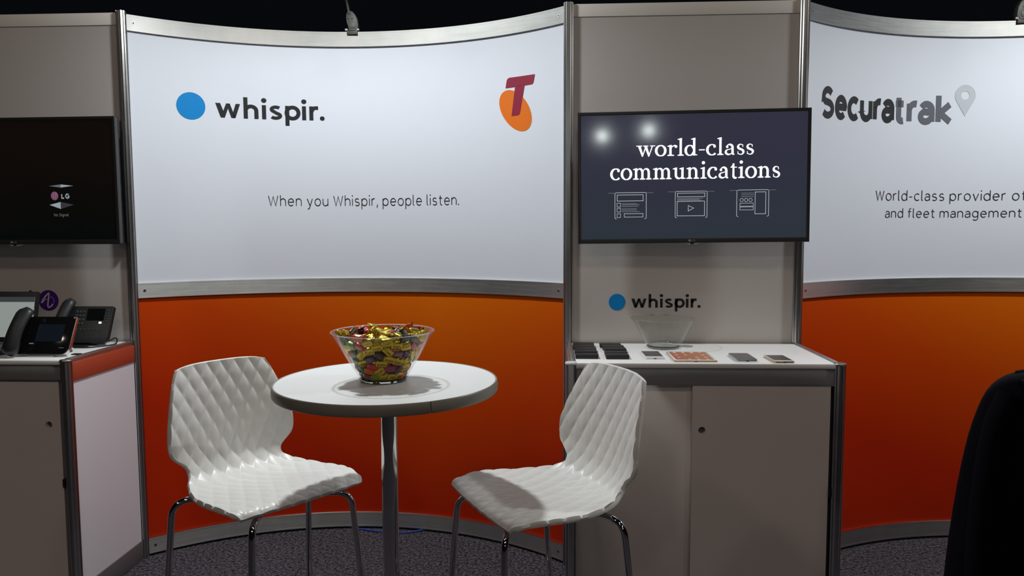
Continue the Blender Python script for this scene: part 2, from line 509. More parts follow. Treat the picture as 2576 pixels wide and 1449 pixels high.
# --- monoline sans (x-height 1, capitals 1.40, ascenders 1.50)
def sans_glyphs():
    E = lambda *a: arc(*a)
    S_ = lambda k, wd: [(x * wd, y * k) for x, y in (E(0.40, 0.745, 0.33, 0.255, 35, 248, 16)[:-1] + E(0.40, 0.255, 0.36, 0.255, 70, -148, 16))]
    G = {
        'o': ([E(0.42, 0.5, 0.42, 0.5, 0, 360, 32)], 0.84), 'c': ([E(0.42, 0.5, 0.42, 0.5, 48, 312, 26)], 0.74),
        'e': ([[(0.03, 0.52), (0.80, 0.52)] + E(0.42, 0.5, 0.40, 0.5, 8, 315, 28)], 0.82),
        'n': ([[(0, 0), (0, 1)], E(0.37, 0.60, 0.37, 0.40, 175, 0, 16) + [(0.74, 0)]], 0.74),
        'h': ([[(0, 0), (0, 1.5)], E(0.37, 0.60, 0.37, 0.40, 175, 0, 16) + [(0.74, 0)]], 0.74),
        'm': ([[(0, 0), (0, 1)], E(0.32, 0.62, 0.32, 0.38, 175, 0, 14) + [(0.64, 0)], E(0.96, 0.62, 0.32, 0.38, 175, 0, 14) + [(1.28, 0)]], 1.28),
        'u': ([[(0, 1), (0, 0.40)] + E(0.37, 0.40, 0.37, 0.40, 180, 355, 16), [(0.74, 1), (0.74, 0)]], 0.74),
        'y': ([[(0, 1), (0.38, 0.02)], [(0.76, 1), (0.34, -0.22), (0.22, -0.38), (0.04, -0.40)]], 0.76),
        'v': ([[(0, 1), (0.37, 0), (0.74, 1)]], 0.74),
        'W': ([[(0, 1.4), (0.33, 0), (0.68, 1.32), (1.03, 0), (1.36, 1.4)]], 1.36),
        'i': ([[(0, 0), (0, 1)], ('dot', 0, 1.36)], 0.0), 'l': ([[(0, 1.5), (0, 0.18), (0.05, 0.04), (0.16, 0)]], 0.14),
        's': ([S_(1.0, 0.88)], 0.68), 'S': ([S_(1.4, 1.30)], 1.0),
        'p': ([[(0, 1), (0, -0.45)], E(0.41, 0.5, 0.41, 0.5, 0, 360, 32)], 0.82), 'd': ([[(0.82, 1.5), (0.82, 0)], E(0.41, 0.5, 0.41, 0.5, 0, 360, 32)], 0.82),
        'r': ([[(0, 0), (0, 1)], E(0.36, 0.58, 0.36, 0.42, 175, 75, 10)], 0.46),
        't': ([[(0.20, 1.34), (0.20, 0.24)] + E(0.42, 0.22, 0.22, 0.22, 180, 290, 8), [(0, 0.97), (0.50, 0.97)]], 0.50),
        'f': ([[(0.20, 0), (0.20, 1.22)] + E(0.44, 1.24, 0.24, 0.24, 180, 75, 8), [(0, 0.97), (0.50, 0.97)]], 0.50),
        'a': ([E(0.36, 0.66, 0.33, 0.34, 155, 0, 14) + [(0.69, 0)], [(0.69, 0.56), (0.38, 0.56)] + E(0.30, 0.28, 0.30, 0.28, 75, 285, 16) + [(0.50, 0.05), (0.69, 0.26)]], 0.69),
        'k': ([[(0, 0), (0, 1.5)], [(0.66, 1.0), (0.10, 0.50), (0.70, 0)]], 0.68),
        'g': ([E(0.40, 0.52, 0.40, 0.48, 0, 360, 30), [(0.80, 1), (0.80, -0.08)] + E(0.42, -0.10, 0.38, 0.32, 0, -145, 14)], 0.80),
        '-': ([[(0.0, 0.52), (0.45, 0.52)]], 0.45), '.': ([('dot', 0, 0.07)], 0.0), ',': ([[(0.04, 0.14), (-0.06, -0.24)]], 0.0),
        'G': ([E(0.58, 0.70, 0.58, 0.70, 48, 340, 28) + [(1.12, 0.66), (0.64, 0.66)]], 1.14), 'P': ([[(0, 0), (0, 1.4), (0.5, 1.4)] + E(0.5, 1.03, 0.37, 0.37, 90, -90, 14) + [(0, 0.66)]], 0.87),
        'L': ([[(0, 1.4), (0, 0), (0.75, 0)]], 0.75), 'N': ([[(0, 0), (0, 1.4), (0.92, 0), (0.92, 1.4)]], 0.92), 'E': ([[(0.78, 1.4), (0, 1.4), (0, 0), (0.78, 0)], [(0, 0.72), (0.68, 0.72)]], 0.78),
    }
    return G
SANS = sans_glyphs()
def text_fit(s, x0, x1, base, cap, w=0.11, unit_cap=1.4, slant=0.0, gap=None):
    """stroke lettering fitted to [x0,x1]; cap = height that unit_cap em-heights get"""
    F = Flat(); x = 0; gap = (0.26 + w) if gap is None else gap
    for ch in s:
        if ch == ' ': x += 0.52; continue
        strokes, adv = SANS[ch]
        for st in strokes:
            if st[0] == 'dot': F.disc(x + st[1], st[2], w * 0.72, n=16)
            else:
                # pull the skeleton in so heavy strokes keep the letter height
                k = 1 - w * 0.5
                F.rib([(x + px_, (py_ - 0.5) * k + 0.5 if 0 <= py_ <= 1 else (1 + (py_ - 1) - w * 0.5 if py_ > 1 else py_)) for px_, py_ in st], w)
        x += adv + gap - (0.12 if ch == 'r' and w > 0.2 else 0)
    if slant: F.v = [(a + b * slant, b) for a, b in F.v]
    return F.fit(x0, x1, base, cap / unit_cap)

# --- rounded geometric logotype (x-height 1)
def logotype():
    F = Flat(); w = 0.255; h = w / 2
    F.poly([(0.0, 1.0), (0.29, 1.0), (0.52, 0.30), (0.42, 0.0), (0.30, 0.0)])
    F.poly([(0.30, 0.0), (0.545, 0.0), (0.86, 1.0), (0.64, 1.0)])
    F.poly([(0.64, 1.0), (0.86, 1.0), (1.18, 0.0), (0.935, 0.0)])
    F.poly([(0.935, 0.0), (1.18, 0.0), (1.48, 1.0), (1.21, 1.0)])
    F.rect(1.68, 0, 1.68 + w, 1.5)                                   # h
    F.rib([(2.455, 0)] + arc(2.13, 0.56, 0.325, 0.315, 0, 170, 18), w)
    for x in (2.80, 5.30):                                           # i
        F.rect(x, 0, x + w, 1.0); F.disc(x + h, 1.33, 0.165)
    s = arc(3.66, 0.725, 0.27, 0.165, 38, 250, 16)                   # s
    s2 = arc(3.64, 0.275, 0.29, 0.17, 72, -148, 16)
    F.rib(s[:-1] + s2, 0.225)
    F.rect(4.24, -0.42, 4.24 + w, 1.0)                               # p
    F.rib(arc(4.70, 0.5, 0.375, 0.40, 0, 360, 36), w)
    F.rect(5.76, 0, 5.76 + w, 1.0)                                   # r
    F.rib(arc(6.18, 0.46, 0.30, 0.43, 168, 82, 10) + [(6.33, 0.885)], w)
    F.disc(6.58, 0.14, 0.155)
    return F

# --- old-style serif face for the slide (x-height 1)
def serif_glyphs():
    G = {}
    st, hl, sf = 0.205, 0.085, 0.075
    def stem(F, x, y0, y1): F.rect(x - st / 2, y0, x + st / 2, y1)
    def foot(F, x, l=0.17, r=0.17): F.poly([(x - st / 2 - l, 0), (x + st / 2 + r, 0), (x + st / 2 + r, sf), (x + st / 2, sf + 0.06), (x - st / 2, sf + 0.06), (x - st / 2 - l, sf)])
    def flag(F, x, y): F.poly([(x - st / 2 - 0.17, y - 0.13), (x - st / 2 - 0.17, y - 0.07), (x + st / 2, y + 0.03), (x + st / 2, y - 0.2), (x - st / 2, y - 0.16)])
    def ell(n, a0, a1): return [hl + (st - hl + 0.02) * abs(math.cos(math.radians(a0 + (a1 - a0) * k / n))) for k in range(n + 1)]
    F = Flat(); F.rib(arc(0.5, 0.5, 0.40, 0.48, 0, 360, 40), ell(40, 0, 360)); G['o'] = (F, 1.02)
    F = Flat(); F.rib(arc(0.5, 0.5, 0.40, 0.48, 48, 318, 32), ell(32, 48, 318)); F.disc(0.73, 0.80, 0.115); G['c'] = (F, 0.90)
    F = Flat(); F.rib(arc(0.46, 0.48, 0.36, 0.46, 20, 340, 36), ell(36, 20, 340)); stem(F, 0.84, 0.0, 1.62); flag(F, 0.84, 1.62)
    F.poly([(0.84, 0), (1.12, 0.02), (1.12, 0.085), (0.84, 0.14)]); G['d'] = (F, 1.14)
    F = Flat(); stem(F, 0.3, 0, 1.62); flag(F, 0.3, 1.62); foot(F, 0.3); G['l'] = (F, 0.6)
    F = Flat(); stem(F, 0.3, 0, 1.0); flag(F, 0.3, 1.0); foot(F, 0.3); F.disc(0.28, 1.40, 0.145); G['i'] = (F, 0.6)
    F = Flat(); stem(F, 0.3, 0, 1.0); flag(F, 0.3, 1.0); foot(F, 0.3, 0.17, 0.22); F.rib(arc(0.68, 0.62, 0.33, 0.33, 170, 75, 12), [0.07, 0.09, 0.14]); F.disc(0.78, 0.86, 0.125); G['r'] = (F, 0.86)
    def arch(F, x0, x1): F.rib([(x1, 0.0)] + arc((x0 + x1) / 2 + 0.03, 0.62, (x1 - x0) / 2 - 0.03, 0.33, 0, 165, 16), [st, st, st, 0.15, 0.10, 0.08, 0.07]); foot(F, x1, 0.13, 0.15)
    F = Flat(); stem(F, 0.3, 0, 1.0); flag(F, 0.3, 1.0); foot(F, 0.3, 0.17, 0.13); arch(F, 0.3, 0.88); G['n'] = (F, 1.19)
    F = Flat(); stem(F, 0.3, 0, 1.0); flag(F, 0.3, 1.0); foot(F, 0.3, 0.17, 0.13); arch(F, 0.3, 0.86); arch(F, 0.86, 1.42); G['m'] = (F, 1.73)
    F = Flat(); stem(F, 0.86, 0.0, 1.0); flag(F, 0.86, 1.0); flag(F, 0.28, 1.0)
    F.rib([(0.28, 1.0), (0.28, 0.7)] + arc(0.56, 0.36, 0.28, 0.31, 180, 350, 16), [st, st, st, 0.17, 0.11, 0.08, 0.07]); F.poly([(0.86, 0), (1.13, 0.02), (1.13, 0.085), (0.86, 0.14)]); G['u'] = (F, 1.15)
    F = Flat(); F.rib(arc(0.46, 0.68, 0.26, 0.28, 165, 10, 16) + [(0.72, 0.25)] + arc(0.83, 0.17, 0.11, 0.12, 180, 300, 8), [0.08, 0.09, 0.17, st, st, 0.17, 0.08]); F.disc(0.25, 0.74, 0.11)
    F.rib([(0.72, 0.60), (0.50, 0.54)] + arc(0.40, 0.27, 0.27, 0.23, 85, 320, 16) + [(0.70, 0.22)], [0.07, 0.08, 0.15, 0.2, 0.17, 0.11, 0.06]); G['a'] = (F, 0.98)
    F = Flat(); s = arc(0.40, 0.74, 0.22, 0.22, 40, 240, 14); s2 = arc(0.40, 0.255, 0.25, 0.23, 68, -150, 14); F.rib(s[:-1] + s2, [0.07, 0.08, 0.14, 0.2, 0.2, 0.2, 0.13, 0.08, 0.07]); F.rect(0.56, 0.70, 0.62, 0.93); F.rect(0.14, 0.05, 0.20, 0.32); G['s'] = (F, 0.78)
    F = Flat(); F.rib([(0.32, 1.28), (0.32, 0.30)] + arc(0.50, 0.22, 0.18, 0.20, 180, 310, 12), [0.16, st, st, st, 0.16, 0.08]); F.rect(0.07, 0.92, 0.62, 1.0); F.poly([(0.10, 0.98), (0.23, 0.98), (0.40, 1.30), (0.32, 1.30)]); G['t'] = (F, 0.68)
    F = Flat()
    for x in (0.0, 0.56): F.poly([(x + 0.13, 1.0), (x + 0.37, 1.0), (x + 0.63, 0.10), (x + 0.55, -0.03), (x + 0.50, -0.03)])
    for x in (0.0, 0.56): F.poly([(x + 0.50, -0.03), (x + 0.58, -0.03), (x + 0.93, 1.0), (x + 0.83, 1.0)])
    F.rect(0.0, 0.925, 0.52, 1.0); F.rect(0.62, 0.925, 1.06, 1.0); F.rect(1.22, 0.925, 1.66, 1.0); G['w'] = (F, 1.62)
    F = Flat(); F.rect(0.08, 0.46, 0.60, 0.56); G['-'] = (F, 0.68)
    return G
SERIF = serif_glyphs()
def serif_text(s, x0, x1, base, unit):
    F = Flat(); x = 0
    for ch in s:
        g, a = SERIF[ch]; F.add(g, x, 0); x += a + 0.035
    return F.fit(x0, x1, base, unit)

# ------------------------------------------------------------------ geometry of the stand
W = 1.976; SAG = 0.381; HC = W / 2
RAD = (HC * HC + SAG * SAG) / (2 * SAG); CY = SAG - RAD
TH = math.asin(HC / RAD)
Z_TOP = (2.411, 2.481); Z_MID = (1.216, 1.284); Z_BOT = (0.012, 0.086); POST_H = 2.493

# floor
bm = B(); box(bm, -9, 9, -14, 4, -0.05, 0.0)
tag(fin('floor', bm, 'carpet', smooth=0), kind='structure')

# posts (eight-sided slotted aluminium extrusion)
def post_profile(r=0.0205):
    pts = []
    for k in range(8):
        a = 2 * PI * k / 8
        n = Vector((math.cos(a), math.sin(a))); t = Vector((-n.y, n.x))
        hw = r * math.tan(PI / 8) * 0.98
        for u, d in ((-hw, r), (-0.0036, r), (-0.0036, r - 0.0055), (0.0036, r - 0.0055), (0.0036, r), (hw, r)):
            q = n * d + t * u; pts.append((q.x, q.y))
    return pts
def extrusion(name, h, m, parent=None, loc=None, z0=0.0, r=0.0205):
    bm = B()
    prism(bm, post_profile(r), lambda p: (p[0], p[1], z0), lambda p: (p[0], p[1], z0 + h))
    return fin(name, bm, m, parent, loc, smooth=0)
post_mesh = None
for i, px in enumerate((-3 * W / 2 + 0.0 - 0.012, -W, 0.0, 1.0, 1.0 + W)):
    if i == 0: px = -W - 1.0
    o = extrusion('trim_%d' % (i + 1), POST_H, 'alu_post', loc=(px, 0, 0))
    tag(o, kind='structure')

def arc_box(bm, r0, r1, s0, s1, z0, z1, n):
    """curved slab between radii, local to the arc centre"""
    prev = None
    for k in range(n + 1):
        th = (s0 + (s1 - s0) * k / n) / RAD
        s_, c_ = math.sin(th), math.cos(th)
        ring = [bm.verts.new(p) for p in ((r0 * s_, r0 * c_, z0), (r1 * s_, r1 * c_, z0), (r1 * s_, r1 * c_, z1), (r0 * s_, r0 * c_, z1))]
        if prev:
            for i in range(4): bm.faces.new((prev[i], prev[(i + 1) % 4], ring[(i + 1) % 4], ring[i]))
        else: bm.faces.new(ring[::-1])
        prev = ring
    bm.faces.new(prev)
def arc_rail(bm, z0, z1, s0, s1, n=80):
    lip = 0.0075
    prof = [(RAD + 0.004, z0), (RAD - 0.0115, z0), (RAD - 0.0115, z0 + lip), (RAD - 0.0110, z0 + lip + 0.0001), (RAD - 0.0110, z1 - lip - 0.0001), (RAD - 0.0115, z1 - lip), (RAD - 0.0115, z1), (RAD + 0.004, z1)]
    prev = None
    for k in range(n + 1):
        th = (s0 + (s1 - s0) * k / n) / RAD
        ring = [bm.verts.new((r * math.sin(th), r * math.cos(th), z)) for r, z in prof]
        if prev:
            for i in range(8): bm.faces.new((prev[i], prev[(i + 1) % 8], ring[(i + 1) % 8], ring[i]))
        else: bm.faces.new(ring[::-1])
        prev = ring
    bm.faces.new(prev)
def put_arc(name, f, m, parent, off=0.0012):
    r = RAD - off
    o = raw(name, [(s, 0, z) for s, z in f.v], f.f, m, parent)
    bm = bmesh.new(); bm.from_mesh(o.data)
    lo, hi = min(p[0] for p in f.v), max(p[0] for p in f.v)
    k = math.ceil(lo / 0.02)
    while k * 0.02 < hi:           # cut into narrow strips so the print follows the curve
        bmesh.ops.bisect_plane(bm, geom=bm.verts[:] + bm.edges[:] + bm.faces[:], plane_co=(k * 0.02, 0, 0), plane_no=(1, 0, 0), dist=1e-7)
        k += 1
    for v in bm.verts:
        s = v.co.x; v.co = (r * math.sin(s / RAD), r * math.cos(s / RAD), v.co.z)
    for fc in bm.faces:
        fc.normal_update()
        c = fc.calc_center_median()
        if fc.normal.dot(Vector((c.x, c.y, 0))) > 0: fc.normal_flip()
    bm.to_mesh(o.data); bm.free()
    return o

def curved_wall(name, cx):
    root = empty(name, (cx, CY, 0)); tag(root, kind='structure')
    smax = RAD * TH - 0.018
    bm = B(); arc_box(bm, RAD, RAD + 0.004, -smax, smax, Z_MID[1] - 0.01, Z_TOP[0] + 0.01, 96); fin('upper_panel', bm, 'white_print', root)
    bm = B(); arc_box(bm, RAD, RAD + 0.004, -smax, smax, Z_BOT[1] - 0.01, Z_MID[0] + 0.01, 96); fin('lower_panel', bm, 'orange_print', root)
    for nm, z in (('top_rail', Z_TOP), ('middle_rail', Z_MID), ('bottom_rail', Z_BOT)):
        bm = B(); arc_rail(bm, z[0], z[1], -smax, smax); rail = fin(nm, bm, 'alu_rail', root, smooth=25)
        for sg in (-1, 1):
            th = sg * (smax - 0.028) / RAD; zc = (z[0] + z[1]) / 2
            p = Vector(((RAD - 0.0110) * math.sin(th), (RAD - 0.0110) * math.cos(th), zc))
            d = Vector((-math.sin(th), -math.cos(th), 0))
            bm = B(); tube(bm, [p, p + d * 0.0012], 0.0062, 16)
            sc = fin('screw', bm, 'steel_dull', rail)
            bm = B(); tube(bm, [p + d * 0.0012, p + d * 0.0016], 0.0034, 12)
            fin('screw_socket', bm, 'hole_dark', rail)
    return root

# ---- centre bay: curved wall with lettering
wc = curved_wall('wall_center', -HC)
put_arc('blue_dot', Flat().disc(-0.806, 2.1035, 0.0628, n=64), 'ink_blue', wc)
put_arc('logo_lettering', logotype().fit(-0.699, -0.195, 2.0585, 0.0670), 'ink_black', wc)
put_arc('tagline_lettering', text_fit('When you Whispir, people listen.', -0.473, 0.480, 1.6415, 0.0510, 0.120), 'ink_dark', wc)
# crimson letter over a tilted orange ellipse
def ellipse_pts(cx, cz, a, b, ang, n=72):
    ca, sa = math.cos(ang), math.sin(ang)
    return [(cx + a * math.cos(t) * ca - b * math.sin(t) * sa, cz + a * math.cos(t) * sa + b * math.sin(t) * ca) for t in [2 * PI * k / n for k in range(n)]]
put_arc('orange_ellipse', Flat().poly(ellipse_pts(0.789, 2.066, 0.112, 0.068, math.radians(-50))), 'ink_orange', wc, 0.0010)
tb = [(0.735, 2.172), (0.741, 2.205), (0.746, 2.213), (0.755, 2.2175), (0.896, 2.2175), (0.889, 2.186), (0.886, 2.179), (0.880, 2.175)]
put_arc('crimson_letter', Flat().poly(tb).poly([(0.767, 2.043), (0.800, 2.043), (0.809, 2.046), (0.814, 2.054), (0.839, 2.176), (0.787, 2.176)]), 'ink_crimson', wc, 0.0018)

# ---- right bay: curved wall
wr = curved_wall('wall_right', 1.0 + HC)
put_arc('logo_lettering', text_fit('Secura', -0.938, -0.478, 2.0145, 0.136, 0.32, 1.42, gap=0.38), 'ink_dark', wr)
put_arc('logo_lettering', text_fit('trak', -0.470, -0.175, 2.0125, 0.140, 0.32, 1.46, gap=0.38), 'ink_grey', wr)
pc = (-0.113, 2.143); pr = 0.0495
outer = arc(pc[0], pc[1], pr, pr, -28, 208, 40) + [(-0.111, 2.046)]
put_arc('map_pin', fill_loops([outer, arc(pc[0], pc[1], 0.0195, 0.0195, 0, 352, 24)]), 'ink_pale', wr)
put_arc('tagline_lettering', text_fit('World-class provider of GPS', -0.568, 0.345, 1.6505, 0.0470, 0.120), 'ink_dark', wr)
put_arc('tagline_lettering', text_fit('and fleet management', -0.509, 0.168, 1.5705, 0.0460, 0.120, 1.5), 'ink_dark', wr)

# ---- flat bays
def flat_wall(name, x0, x1):
    root = empty(name, (x0, 0, 0)); tag(root, kind='structure')
    w = x1 - x0
    bm = B(); box(bm, 0.018, w - 0.018, -0.002, 0.004, 0.03, 2.435); fin('panel', bm, 'panel_grey', root, smooth=0)
    bm = B(); box(bm, 0.019, w - 0.019, -0.006, 0.012, 2.432, 2.486); fin('header_beam', bm, 'panel_header', root, bevel=0.002)
    bm = B(); box(bm, 0.019, w - 0.019, -0.006, 0.012, 0.0, 0.05); fin('bottom_rail', bm, 'alu_trim', root, bevel=0.002)
    return root
wd = flat_wall('wall_back', 0.0, 1.0)
put_plane('blue_dot', Flat().disc(0.2165, 1.201, 0.0365, n=64), 'ink_blue', wd, (0, -0.003, 0))
put_plane('logo_lettering', logotype().fit(0.279, 0.582, 1.1765, 0.0400), 'ink_black', wd, (0, -0.003, 0))
wl = flat_wall('wall_left', -W - 1.0, -W)
ox = W + 1.0
put_plane('purple_roundel', Flat().disc(-2.3745 + ox, 1.2065, 0.0475, n=64), 'ink_purple', wl, (0, -0.003, 0))
sc_ = Flat()
def al(a, b): return (-2.3745 + ox + (a - 897) / 178 * 0.0475, 1.2065 - (b - 262) / 189 * 0.0475)
sc_.rib([al(*p) for p in [(770, 308), (800, 250), (845, 190), (890, 140), (910, 130), (912, 150), (900, 230), (885, 320), (882, 360), (892, 385), (915, 385), (945, 362), (975, 325)]], [0.0065, 0.0070, 0.0068, 0.0060, 0.0060, 0.0062, 0.0064, 0.0064, 0.0060, 0.0066, 0.0070])
sc_.rib([al(*p) for p in [(790, 300), (815, 270), (845, 245), (880, 235)]], 0.0032)
sc_.rib([al(*p) for p in [(930, 197), (960, 200), (985, 225), (998, 260), (996, 295), (985, 312)]], 0.0017)
put_plane('script_letter', sc_, 'ink_lilac', wl, (0, -0.0038, 0))

# ------------------------------------------------------------------ clamp lamps
def clamp_lamp(loc, lean, label, power):
    root = empty('clamp_lamp', loc)
    tag(root, label, 'lamp', 'clamp lamps on the top rails')
    # clamp jaws gripping the rail
    bm = B(); box(bm, -0.026, 0.026, -0.0225, -0.0125, -0.014, 0.006); box(bm, -0.018, 0.018, 0.0065, 0.0150, -0.022, 0.006); box(bm, -0.018, 0.018, -0.0225, 0.0150, 0.001, 0.010)
    fin('clamp', bm, 'clamp_brown', root, bevel=0.0012)
    for sx in (-1, 1):
        bm = B(); tube(bm, [(sx * 0.022, -0.016, 0.009), (sx * 0.034, -0.016, 0.009)], 0.0055, 14); fin('pin', bm, 'lamp_off_white', root)
    # body: tapered housing leaning sideways
    prof = [(-0.016, 0.008), (0.028, 0.008), (0.030, 0.030), (0.026, 0.058), (0.016, 0.080), (0.004, 0.094), (-0.008, 0.098), (-0.020, 0.096), (-0.026, 0.086), (-0.028, 0.066), (-0.026, 0.044), (-0.019, 0.024)]
    prof = [(lean * x, z) for x, z in prof]
    bm = B(); prism(bm, prof, lambda p: (p[0], -0.022, p[1]), lambda p: (p[0], 0.012, p[1]))
    body = fin('housing', bm, 'lamp_grey', root, bevel=0.003)
    for sx in (-0.017, 0.002):
        bm = B(); box(bm, lean * sx - 0.004, lean * sx + 0.004, -0.0232, -0.0215, 0.0585, 0.0615); fin('vent', bm, 'hole_dark', body)
    bm = B(); box(bm, -0.012, 0.016, -0.0245, -0.021, 0.016, 0.040); fin('lever', bm, 'lamp_grey', body, bevel=0.001)
    bm = B(); tube(bm, arc3(lean * -0.014, 0.092, 0.0075), 0.0011, 8); fin('wire_clip', bm, 'chrome', body)
    # arm rises forward over the aisle and carries the head above the frame
    tip = Vector((lean * -0.05 + 0.10, -0.80, 0.42))
    pts = smoothpath([(lean * -0.014, -0.010, 0.085), (lean * -0.030, -0.035, 0.18), (lean * -0.040, -0.30, 0.38), (tip.x, tip.y + 0.06, tip.z + 0.03), tip], 8)
    bm = B(); tube(bm, pts, 0.0062, 10); fin('arm', bm, 'lamp_grey', root)
    bm = B(); lathe(bm, [(0.0, 0.075), (0.028, 0.070), (0.040, 0.045), (0.075, 0.004), (0.078, -0.012), (0.072, -0.012), (0.068, 0.002), (0.0, 0.010)], 36)
    head = fin('lamp_head', bm, 'lamp_grey', root, loc=tip, rot=(math.radians(-17), 0, 0))
    bm = B(); lathe(bm, [(0.0, -0.006), (0.068, -0.006), (0.068, -0.002), (0.0, -0.002)], 36); fin('lens', bm, 'lamp_glass', head)
    d = bpy.data.lights.new('clamp_lamp_light', 'AREA'); d.shape = 'DISK'; d.size = 0.13; d.energy = power; d.color = (0.935, 0.99, 1.0)
    lo = bpy.data.objects.new('clamp_lamp_light', d); COL.objects.link(lo); lo.parent = head; lo.location = (0, 0, -0.016)
    return root
def arc3(x, z, r):
    return [(x + r * math.cos(math.radians(a)), -0.0235, z - 0.002 + r * 1.25 * math.sin(math.radians(a))) for a in range(180, 361, 20)] 
clamp_lamp((-1.036, SAG + 0.000, Z_TOP[1]), 1, 'grey clamp lamp gripping the top rail above the blue dot logo wall', STAND_LAMP)
clamp_lamp((1.0 + HC + 0.125, SAG - 0.004, Z_TOP[1]), -1, 'grey clamp lamp at the upper right edge above the map pin logo', STAND_LAMP * 1.02)

# ------------------------------------------------------------------ cabinets
def door_mesh(name, w, h, hole, parent, m, loc, hr=0.0135):
    loops = [[(0, 0), (w, 0), (w, h), (0, h)], arc(hole[0], hole[1], hr, hr, 0, 350, 35)]
    f = fill_loops(loops)
    t = 0.016
    vs = [(x, -t / 2, y) for x, y in f.v] + [(x, t / 2, y) for x, y in f.v]
    n = len(f.v)
    fs = [tuple(i) for i in f.f] + [tuple(i + n for i in reversed(q)) for q in f.f]
    # rims from boundary edges
    cnt = {}
    for q in f.f:
        for a, b in zip(q, q[1:] + q[:1]): cnt[(a, b)] = cnt.get((a, b), 0) + 1
    for (a, b) in list(cnt):
        if (b, a) not in cnt: fs.append((a, b, b + n, a + n))
    o = raw(name, vs, fs, m, parent, loc)
    bm = bmesh.new(); bm.from_mesh(o.data); bmesh.ops.remove_doubles(bm, verts=bm.verts, dist=1e-6); bmesh.ops.recalc_face_normals(bm, faces=bm.faces); bm.to_mesh(o.data); bm.free()
    # cup behind the finger hole
    bm = B(); lathe(bm, [(0.0, 0.0), (hr * 1.02, 0.0), (hr * 1.02, 0.010), (hr * 1.15, 0.010), (hr * 1.15, -0.002), (0.0, -0.002)], 24)
    cup = fin('finger_cup', bm, 'hole_grey', o, loc=(hole[0], t / 2 - 0.001, hole[1]), rot=(PI / 2, 0, 0))
    return o
def cabinet(x0, label, grommet, hole_right, door_split, strip):
    root = empty('display_cabinet', (x0, -0.25, 0))
    tag(root, label, 'cabinet')
    yb, yf = 0.25 - 0.024, -0.25        # back / front post axis, local
    # front posts with round caps
    for x in (0.0, 1.0):
        bm = B(); prism(bm, post_profile(0.0205), lambda p: (x + p[0], yf + p[1], 0), lambda p: (x + p[0], yf + p[1], 1.012)); po = fin('post', bm, 'alu_post', root, smooth=0)
        bm = B(); lathe(bm, [(0, 1.012), (0.0215, 1.012), (0.0235, 1.015), (0.0235, 1.019), (0.0215, 1.022), (0, 1.022)], 32, (x, yf)); fin('post_cap', bm, 'lamp_off_white' if x == 0 else 'steel_dull', po)
    # worktop
    bm = B(); box(bm, 0.018, 0.982, -0.262, yb + 0.004, 1.002, 1.020); wt = fin('worktop', bm, 'worktop_white', root, bevel=0.0015)
    if grommet:
        bm = B(); lathe(bm, [(0, 0.0), (0.024, 0.0), (0.024, 0.0012), (0.031, 0.0018), (0.032, 0.0), (0.032, -0.004), (0, -0.004)], 40)
        fin('cable_grommet', bm, 'logo_grey', wt, loc=(grommet[0], grommet[1], 1.0205))
    for nm, xs in (('side_edge', (-0.002, 0.018)), ('side_edge', (0.982, 1.002))):
        bm = B(); box(bm, xs[0], xs[1], yf + 0.020, yb + 0.002, 1.004, 1.0235); fin(nm, bm, 'alu_trim', root, bevel=0.0015)
    # front fascia with lips
    bm = B(); box(bm, 0.018, 0.982, -0.256, -0.236, 0.940, 1.004); fa = fin('fascia_rail', bm, 'fascia_grey', root, bevel=0.001)
    bm = B(); box(bm, 0.018, 0.982, -0.2575, -0.255, 0.936, 0.944); fin('fascia_lip', bm, 'alu_trim', fa)
    bm = B(); box(bm, 0.018, 0.982, -0.262, -0.255, 0.9985, 1.0035); fin('fascia_lip', bm, 'alu_trim', fa)
    # side panels
    for nm, x, mm in (('side', 0.0, 'side_white'), ('side', 1.0, 'side_white')):
        bm = B(); box(bm, x - 0.002, x + 0.002, yf + 0.018, yb, 0.088, 0.930); sp = fin('side_panel', bm, mm, root, smooth=0)
        bm = B(); box(bm, x - 0.008, x + 0.008, yf + 0.019, yb, 0.930, 1.004); fin('side_strip', bm, strip, root, bevel=0.001)
        bm = B(); box(bm, x - 0.008, x + 0.008, yf + 0.019, yb, 0.0, 0.088); fin('side_kick_rail', bm, 'kick_dark', root, bevel=0.001)
    # interior back and floor, door track
    bm = B(); box(bm, 0.02, 0.98, yb - 0.004, yb, 0.03, 1.0); fin('back_panel', bm, 'hole_grey', root, smooth=0)
    bm = B(); box(bm, 0.02, 0.98, -0.23, yb - 0.006, 0.03, 0.046); fin('bottom_shelf', bm, 'cabinet_white', root, smooth=0)
    bm = B(); box(bm, 0.018, 0.982, -0.256, -0.216, 0.0, 0.040); fin('kick_rail', bm, 'fascia_grey', root, bevel=0.001)
    # sliding doors
    if hole_right:
        door_mesh('door', 0.968 - door_split, 0.896, hole_right, root, 'cabinet_white', (door_split, -0.246, 0.041))
        bm = B(); box(bm, 0.021, door_split + 0.05, -0.232, -0.216, 0.041, 0.937); fin('door', bm, 'cabinet_white', root, bevel=0.001)
    # small latch on the right post
    bm = B(); box(bm, 0.968, 0.978, -0.262, -0.24, 0.510, 0.545); fin('latch', bm, 'black_plastic', root, bevel=0.002)
    return root
cabinet(0.0, 'grey sliding-door cabinet with phones and boxes on its white top', (0.501, 0.150), (0.037, 0.722), 0.457, 'alu_trim')
cabinet(-W - 1.0, 'cabinet at the left edge with orange side strip and desk telephones on top', None, (0.463 + 0.0, 0.721), 0.457, 'strip_red')

